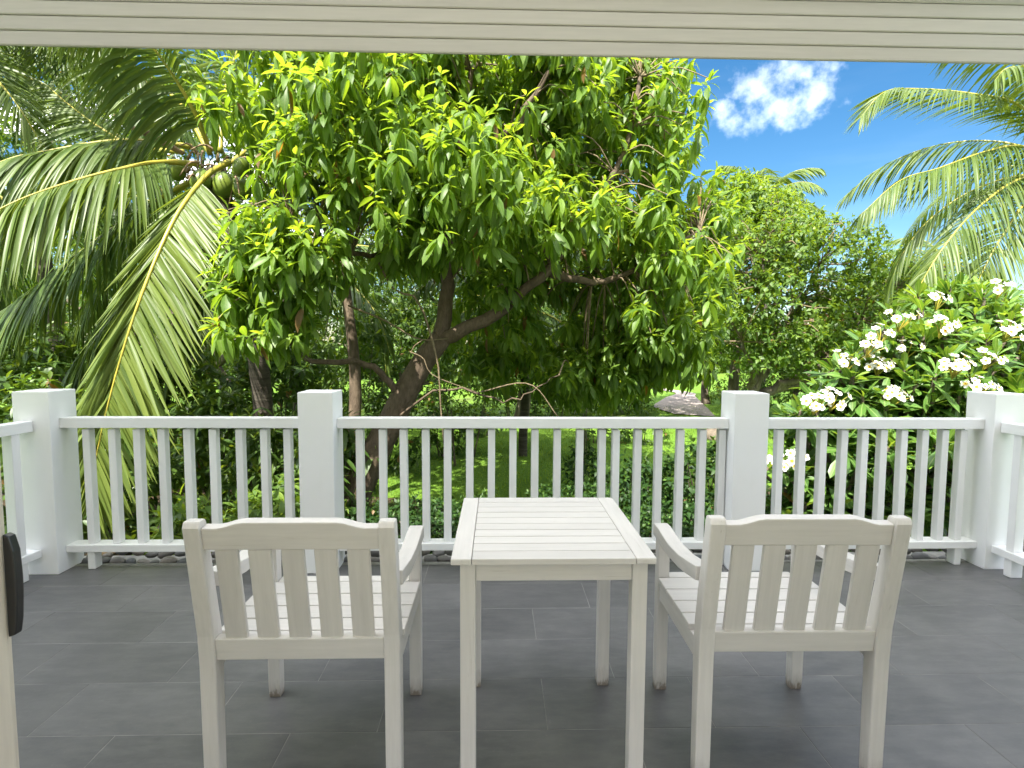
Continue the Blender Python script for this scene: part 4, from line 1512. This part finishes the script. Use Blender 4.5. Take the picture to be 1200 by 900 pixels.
# far wood closing the view
rg_ = np.random.default_rng(50)
wl = []
for k in range(64):
    px = -260 + k * 27 + rg_.uniform(-10, 10)
    hgt = rg_.uniform(40, 90) if px > 820 else rg_.uniform(70, 150)
    y_ = rg_.uniform(26, 40)
    c = P(px, 440 - hgt * 0.5, y_)
    wl.append(((c.x, y_, c.z), (rg_.uniform(1.4, 2.4), 1.6, hgt * 0.5 * y_ / F_PX + 0.8)))
pts, dirs = lobes_points(wl, 7.5, rg_, (0.7, 1.1))
dd = rosettes(pts, dirs + np.array([0, 0, .5]), 6, (0.22, 0.36), 0.5, stem=0.15, inc=(25, 110), grav=0.3, rng=rg_)
o = link('far_wood', leaves_mesh('far_wood', OVAL, **dd), M_DARKLEAF)
tag(o, 'dense dark green wood closing the view behind the garden', 'wood', kind='stuff')


# ---- shrubs and hedge
def shrub(label, name, cat, lobes_, dens, n, Lr, wr, mat, tpl, seed, inc=(20, 105), grav=0.3, young=0.3, stems=6, group=None, up=0.5):
    rg2 = np.random.default_rng(seed)
    rt = tag(empty(name), label, cat, group)
    pts_, dirs_ = lobes_points(lobes_, dens, rg2, (0.4, 1.08), 0.35)
    ok_ = pts_[:, 2] > GZ + 0.03
    pts_, dirs_ = pts_[ok_], dirs_[ok_]
    d_ = rosettes(pts_, dirs_ * 0.8 + np.array([0, 0, up]) + rg2.normal(0, .3, dirs_.shape), n, Lr, wr, stem=0.06, inc=inc, grav=grav, young_share=young, rng=rg2)
    me_ = leaves_mesh('foliage', tpl, fold=0.25, **d_)
    link('foliage', me_, mat, rt)['kind'] = 'stuff'
    mb_ = MB()
    for (c, r_) in lobes_:
        for k in range(stems):
            q = Vector(c) + Vector((rg2.uniform(-.7, .7) * r_[0], rg2.uniform(-.7, .7) * r_[1], rg2.uniform(0, .7) * r_[2]))
            a = Vector((c[0] + rg2.uniform(-.2, .2) * r_[0], c[1] + rg2.uniform(-.2, .2) * r_[1], GZ - 0.05))
            mb_.tube(smooth_path([a, (a + q) / 2 + Vector((rg2.uniform(-.05, .05), 0, 0)), q], 6), [0.012, 0.004], 4, cap=False)
    mb_.build('stem', M_BARK2, rt)['kind'] = 'stuff'
    return rt


def L3(x, y, z, rx, ry, rz):
    return ((x, y, z), (rx, ry, rz))


hl = []
rg_ = np.random.default_rng(77)
x = -1.9
while x < 2.75:
    y_ = 4.95 + rg_.uniform(-.25, .25) + 0.1 * abs(x)
    top = -0.14 + rg_.uniform(-.06, .05) + (0.10 if x > 0.7 else 0) + (0.05 if 0.3 < x < 0.8 else 0)
    hl.append(L3(x, y_, (GZ + top) / 2, 0.42, 0.62, (top - GZ) / 2 + 0.05))
    hl.append(L3(x + .2, y_ - 0.65, (GZ + top) / 2 - .05, 0.40, 0.45, (top - GZ) / 2 - 0.02))
    x += 0.36
shrub('low dark green hedge running behind the longest railing', 'hedge', 'hedge', hl, 125, 6, (0.045, 0.075), 0.55, M_HEDGE, OVAL, 5, young=0.3)
shrub('taller leafy shrub behind the right post, pale young shoots', 'shrub', 'shrub', [L3(2.1, 5.4, -.1, .55, .5, .55), L3(1.5, 5.7, -.2, .45, .45, .42)], 75, 7, (0.07, 0.11), 0.5, M_HEDGE, OVAL, 6, young=0.5)
shrub('upright shrub standing above the hedge, right of the table', 'shrub', 'shrub', [L3(0.95, 6.0, -.15, .28, .3, .40)], 70, 7, (0.06, 0.10), 0.5, M_HEDGE, OVAL, 16, young=0.4)
shrub('yellow-green leafy shrub at the foot of the left railing', 'shrub', 'shrub', [L3(-2.35, 4.35, -.25, .45, .35, .42), L3(-1.75, 4.6, -.2, .45, .4, .42)], 60, 7, (0.09, 0.15), 0.36, M_LEAF2, LANCE, 7, young=0.5)
shrub('lance-leaved shrub beside the left middle post', 'shrub', 'shrub', [L3(-1.55, 5.3, .05, .40, .4, .62), L3(-2.3, 5.6, 0.0, .5, .4, .62)], 40, 8, (0.16, 0.26), 0.2, M_DARKLEAF, LANCE, 8, young=0.35, up=0.9, grav=0.6)
shrub('dark shrub behind the left corner post', 'shrub', 'shrub', [L3(-3.7, 5.2, -.1, .7, .6, .7), L3(-4.6, 5.4, .1, .7, .6, .9), L3(-3.1, 6.2, .1, .6, .5, .8)], 34, 8, (0.12, 0.2), 0.34, M_DARKLEAF, LANCE, 9, young=0.3)
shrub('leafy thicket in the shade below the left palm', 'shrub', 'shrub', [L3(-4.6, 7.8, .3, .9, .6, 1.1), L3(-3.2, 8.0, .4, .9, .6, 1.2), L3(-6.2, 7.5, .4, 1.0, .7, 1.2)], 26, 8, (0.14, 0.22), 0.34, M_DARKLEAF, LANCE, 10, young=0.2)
shrub('shaded bush right behind the foot of the leaning trunk', 'shrub', 'shrub', [L3(-1.7, 8.3, .0, .6, .5, .75), L3(-0.9, 9.5, -.1, .5, .4, .5)], 30, 7, (0.10, 0.16), 0.4, M_DARKLEAF, LANCE, 11)


shrub('tall thin sapling with light leaves under the low right branch', 'sapling', 'sapling', [lobe(600, 435, 9.2, 46, 34), lobe(650, 425, 9.4, 40, 36), lobe(690, 452, 9.0, 34, 22)], 17, 8, (0.13, 0.2), 0.3, M_LEAF2, LANCE, 201, young=0.4, grav=0.6, stems=2)
shrub('leafy sapling between the slim trunk and the leaning trunk', 'sapling', 'sapling', [lobe(425, 400, 8.6, 26, 36), lobe(370, 425, 8.4, 34, 40)], 17, 8, (0.13, 0.2), 0.3, M_LEAF2, LANCE, 202, young=0.3, grav=0.6, stems=2)
shrub('leafy sapling just right of the leaning trunk', 'sapling', 'sapling', [lobe(530, 435, 8.8, 30, 34), lobe(560, 405, 9.4, 34, 26)], 17, 8, (0.13, 0.2), 0.3, M_LEAF2, LANCE, 203, young=0.4, grav=0.6, stems=2)


def bed(px, py, w, h, label, sd, mat=M_LEAF2, yo=0.5):
    g = ground_at(px, py)
    y_ = g.y
    k = y_ / F_PX
    shrub(label, 'shrub', 'shrub', [L3(g.x, y_, GZ + h * k * .45, w * k * .5, w * k * .3, h * k * .6)], 26, 7, (0.10, 0.16), 0.5, mat, OVAL, sd, young=yo, stems=3)


bed(565, 512, 60, 34, 'dark rounded bush at the far left end of the lawn', 101, M_DARKLEAF, 0.2)
bed(700, 520, 60, 46, 'dark bush on the lawn under the drooping branches', 102, M_DARKLEAF, 0.2)
bed(750, 519, 70, 28, 'low bush with reddish soil below it at the lawn edge', 103, M_DARKLEAF, 0.3)
bed(735, 487, 70, 30, 'yellow-green bush left of the garden path', 104)
bed(690, 480, 70, 36, 'pale green bush near the far lawn edge', 105)
bed(640, 488, 70, 34, 'mid green bush behind the drooping branches', 106)
bed(862, 478, 46, 26, 'bright bush right of the garden path', 107)
bed(960, 482, 60, 26, 'low bush on the lawn left of the white flowers', 108, M_DARKLEAF, 0.3)
bed(500, 500, 80, 40, 'shaded bush behind the leaning trunk', 109, M_DARKLEAF, 0.2)
bed(400, 505, 90, 60, 'shaded bush behind the left middle post', 110, M_DARKLEAF, 0.2)

for k, (px, py, w_, h_) in enumerate([(545, 492, 110, 62), (625, 489, 110, 70), (690, 484, 80, 60), (470, 492, 100, 70), (735, 478, 50, 44), (880, 484, 60, 44), (935, 486, 70, 50), (1000, 488, 90, 60), (410, 494, 110, 90), (330, 492, 120, 100), (850, 474, 40, 30)]):
    bed(px, py, w_, h_, ['bushy shrub in the row behind the lawn, %s' % t_ for t_ in ('left of the dangling twig', 'below the low branch', 'at the near side of the path mouth', 'just right of the leaning trunk', 'beside the far bend of the path', 'right of the tree with bare twigs', 'under the slender lawn tree', 'behind the lowest white flowers', 'between the two trunks', 'behind the left railing', 'beyond the right post')][k], 130 + k, [M_LEAF2, M_DARKLEAF][k % 2], 0.4)

# low curved kerb wall seen through the left railing
kb = [P(262, 547, 8.6), P(285, 530, 9.0), P(320, 517, 9.6), P(355, 508, 10.2), P(400, 503, 11.0)]
pth = smooth_path(kb, 24)
V, Fq = [], []
for q in pth:
    for (dy, z) in ((0, GZ - 0.1), (0, q[2] + 0.16), (0.30, q[2] + 0.16), (0.30, GZ - 0.1)):
        V.append((q[0], q[1] + dy, z))
for i in range(len(pth) - 1):
    for k in range(3):
        Fq.append((i * 4 + k, (i + 1) * 4 + k, (i + 1) * 4 + k + 1, i * 4 + k + 1))
me = bpy.data.meshes.new('garden_wall')
me.from_pydata(V, [], Fq)
me.update()
tag(link('garden_wall', me, M_KERBSTONE), 'low curved grey garden wall seen through the left railing', 'wall')

# ---- frangipani at the right
plum = tag(empty('frangipani_tree'), 'frangipani tree with clusters of white yellow-centred flowers beyond the right railing', 'tree')
rg_ = np.random.default_rng(8)
FL = [(1157, 340, 4.95), (1086, 354, 4.9), (1043, 377, 4.65), (1020, 394, 4.6), (1006, 406, 4.6), (1090, 384, 4.55), (1050, 410, 4.7), (982, 425, 4.7), (1018, 428, 4.7),
      (1104, 430, 4.25), (1035, 462, 4.5), (965, 467, 4.5), (945, 472, 4.5), (1131, 454, 4.3), (1163, 389, 4.6), (1188, 373, 4.7), (1199, 392, 4.6), (924, 533, 4.5), (904, 541, 4.55), (1140, 420, 4.4)]
plobes = [lobe(1085, 440, 4.9, 95, 66), lobe(1160, 400, 5.2, 75, 56), lobe(1020, 470, 4.8, 75, 55), lobe(1050, 420, 5.1, 60, 45), lobe(970, 520, 4.8, 65, 60), lobe(1080, 540, 4.7, 110, 80), lobe(1170, 500, 4.9, 90, 90),
          lobe(960, 600, 4.8, 65, 55), lobe(1060, 620, 4.7, 90, 60), lobe(1230, 430, 5.2, 70, 70), lobe(1120, 370, 5.5, 70, 35), lobe(1260, 560, 5, 80, 100)]
pts, dirs = lobes_points(plobes, 19, rg_, (0.45, 1.05), 0.3)
ok_ = pts[:, 1] > 3.95
pts, dirs = pts[ok_], dirs[ok_]
fp = np.array([list(P(*q) - Vector((0, 0, 0.06)) + Vector((0, .05, 0))) for q in FL])
pts = np.vstack([pts, fp])
dirs = np.vstack([dirs, np.tile([0, -.3, .9], (len(fp), 1))])
ax = dirs * 0.5 + np.array([0, -0.12, 0.85]) + rg_.normal(0, .18, dirs.shape)
d = rosettes(pts, ax, 13, (0.19, 0.30), 0.27, stem=0.10, inc=(22, 95), grav=0.22, young_share=0.4, rng=rg_, droop=(0.05, 0.3))
# branches
base = P(1090, 640, 4.95)
mb = MB()
basep = Vector((base.x, 5.0, GZ - 0.1))
forks = [P(1040, 560, 4.9), P(1120, 540, 5.0), P(1180, 560, 5.0), P(980, 590, 4.9), P(1080, 500, 5.0)]
mb.tube(smooth_path([basep, P(1092, 640, 4.95), P(1088, 590, 4.95)], 10), [0.09, 0.07, 0.055], 8, knob=.1)
for f_ in forks:
    mb.tube(smooth_path([P(1088, 600, 4.95), (P(1088, 590, 4.95) + f_) / 2 + Vector((0, 0, -.05)), f_], 8), [0.045, 0.028], 6)
mb.build('trunk', M_BARK2, plum)
mb = MB()
fa = np.array([list(f_) for f_ in forks])
for i in range(len(pts)):
    j = int(np.argmin(np.sum((fa - pts[i]) ** 2, 1)))
    a = fa[j]
    end = pts[i] - unit(ax[i]) * 0.10
    m_ = (a + end) / 2 + np.array([0, 0, -0.08])
    mb.tube(smooth_path([a, m_, end, pts[i]], 8), [0.020, 0.012], 5, cap=False)
mb.build('twigs', M_BARK2, plum)['kind'] = 'stuff'
finish_tree(plum, d, OBOV, M_PLUM, 'obov', 0.22, 0.27, 300)
# flowers: five broad petals, yellow throat
PT = leaf_template([(0, 0), (0.25, 0.26), (0.6, 0.5), (0.88, 0.40), (1, 0)])
fl_meshes = []
for k in range(3):
    cup = (0.35, 0.15, 0.6)[k]
    az = np.arange(5) * 2 * math.pi / 5
    A_ = np.stack([np.cos(az), np.sin(az), np.full(5, cup)], 1)
    N_ = np.stack([-np.cos(az) * cup * .6 + np.sin(az) * .25, -np.sin(az) * cup * .6 - np.cos(az) * .25, np.ones(5)], 1)
    V = leaf_verts(PT, np.zeros((5, 3)), A_, N_, np.ones(5), np.full(5, 0.78), np.full(5, 0.25), -0.12)
    K = V.shape[1]
    off = (np.arange(5) * K)[:, None, None]
    tc_ = np.ones((5, K, 4))
    tc_[:, :, 2] = PT[0][:, 0][None]
    me = np_mesh('flower', V, [(PT[1][None] + off).reshape(-1, 3), (PT[2][None] + off).reshape(-1, 4)], tc_.reshape(-1, 4))
    me.polygons.foreach_set('use_smooth', np.ones(len(me.polygons), dtype=bool))
    me.materials.append(M_PETAL)
    fl_meshes.append(me)
for ci, q in enumerate(FL):
    c = P(*q) + Vector((0, -0.14, 0.03))
    mb = MB()
    nfl = rg_.integers(5, 11)
    spots = []
    for k in range(nfl):
        an = k * 2.399 + rg_.uniform(0, 1)
        rr = 0.10 * math.sqrt((k + 0.4) / nfl) * 1.25
        sp_ = Vector((c.x + rr * math.cos(an), c.y + rr * 0.7 * math.sin(an) - 0.02, c.z + 0.035 * rg_.uniform(-1, 1) + 0.5 * rr * math.sin(an) * 0.8))
        spots.append(sp_)
        mb.tube(smooth_path([c - Vector((0, -.04, .12)), (c + sp_) / 2 - Vector((0, 0, .04)), sp_], 5), [0.006, 0.004], 4, cap=False)
    fc = mb.build('flower_cluster', M_RACHIS, plum)
    for sp_ in spots:
        s = rg_.uniform(0.033, 0.043)
        o = bpy.data.objects.new('flower', fl_meshes[rg_.integers(0, 3)])
        COL.objects.link(o)
        o.parent = fc
        o.location = sp_
        out_d = (sp_ - c) * 6 + Vector((rg_.uniform(-.25, .25), -0.55, 0.55 + rg_.uniform(-.2, .3)))
        o.rotation_euler = (out_d.to_track_quat('Z', 'Y') @ Euler((0, 0, rg_.uniform(0, 6))).to_quaternion()).to_euler()
        o.scale = (s, s, s)

# ---- grass blades on the lawn in view
rg_ = np.random.default_rng(123)
NG = 42000
gy = 6.2 + 11 * rg_.random(NG) ** 1.5
gx = -3.5 + 10.5 * rg_.random(NG)
base = np.stack([gx, gy, np.array([ground_z(a, b_) for a, b_ in zip(gx, gy)]) - 0.004], 1)
axg = np.stack([rg_.normal(0, .45, NG), rg_.normal(0, .45, NG), np.ones(NG)], 1)
nrg = np.stack([rg_.normal(0, 1, NG), rg_.normal(0, 1, NG), np.full(NG, .3)], 1)
Lg = rg_.uniform(0.04, 0.075, NG)
o = link('grass', leaves_mesh('grass', OVAL, base, axg, nrg, Lg, Lg * 0.14, rg_.uniform(.1, .5, NG), np.stack([rg_.random(NG) * .8, rg_.random(NG)], 1)), M_GRASS)
tag(o, 'short sunlit grass of the lawn beyond the hedge', 'grass', kind='stuff')
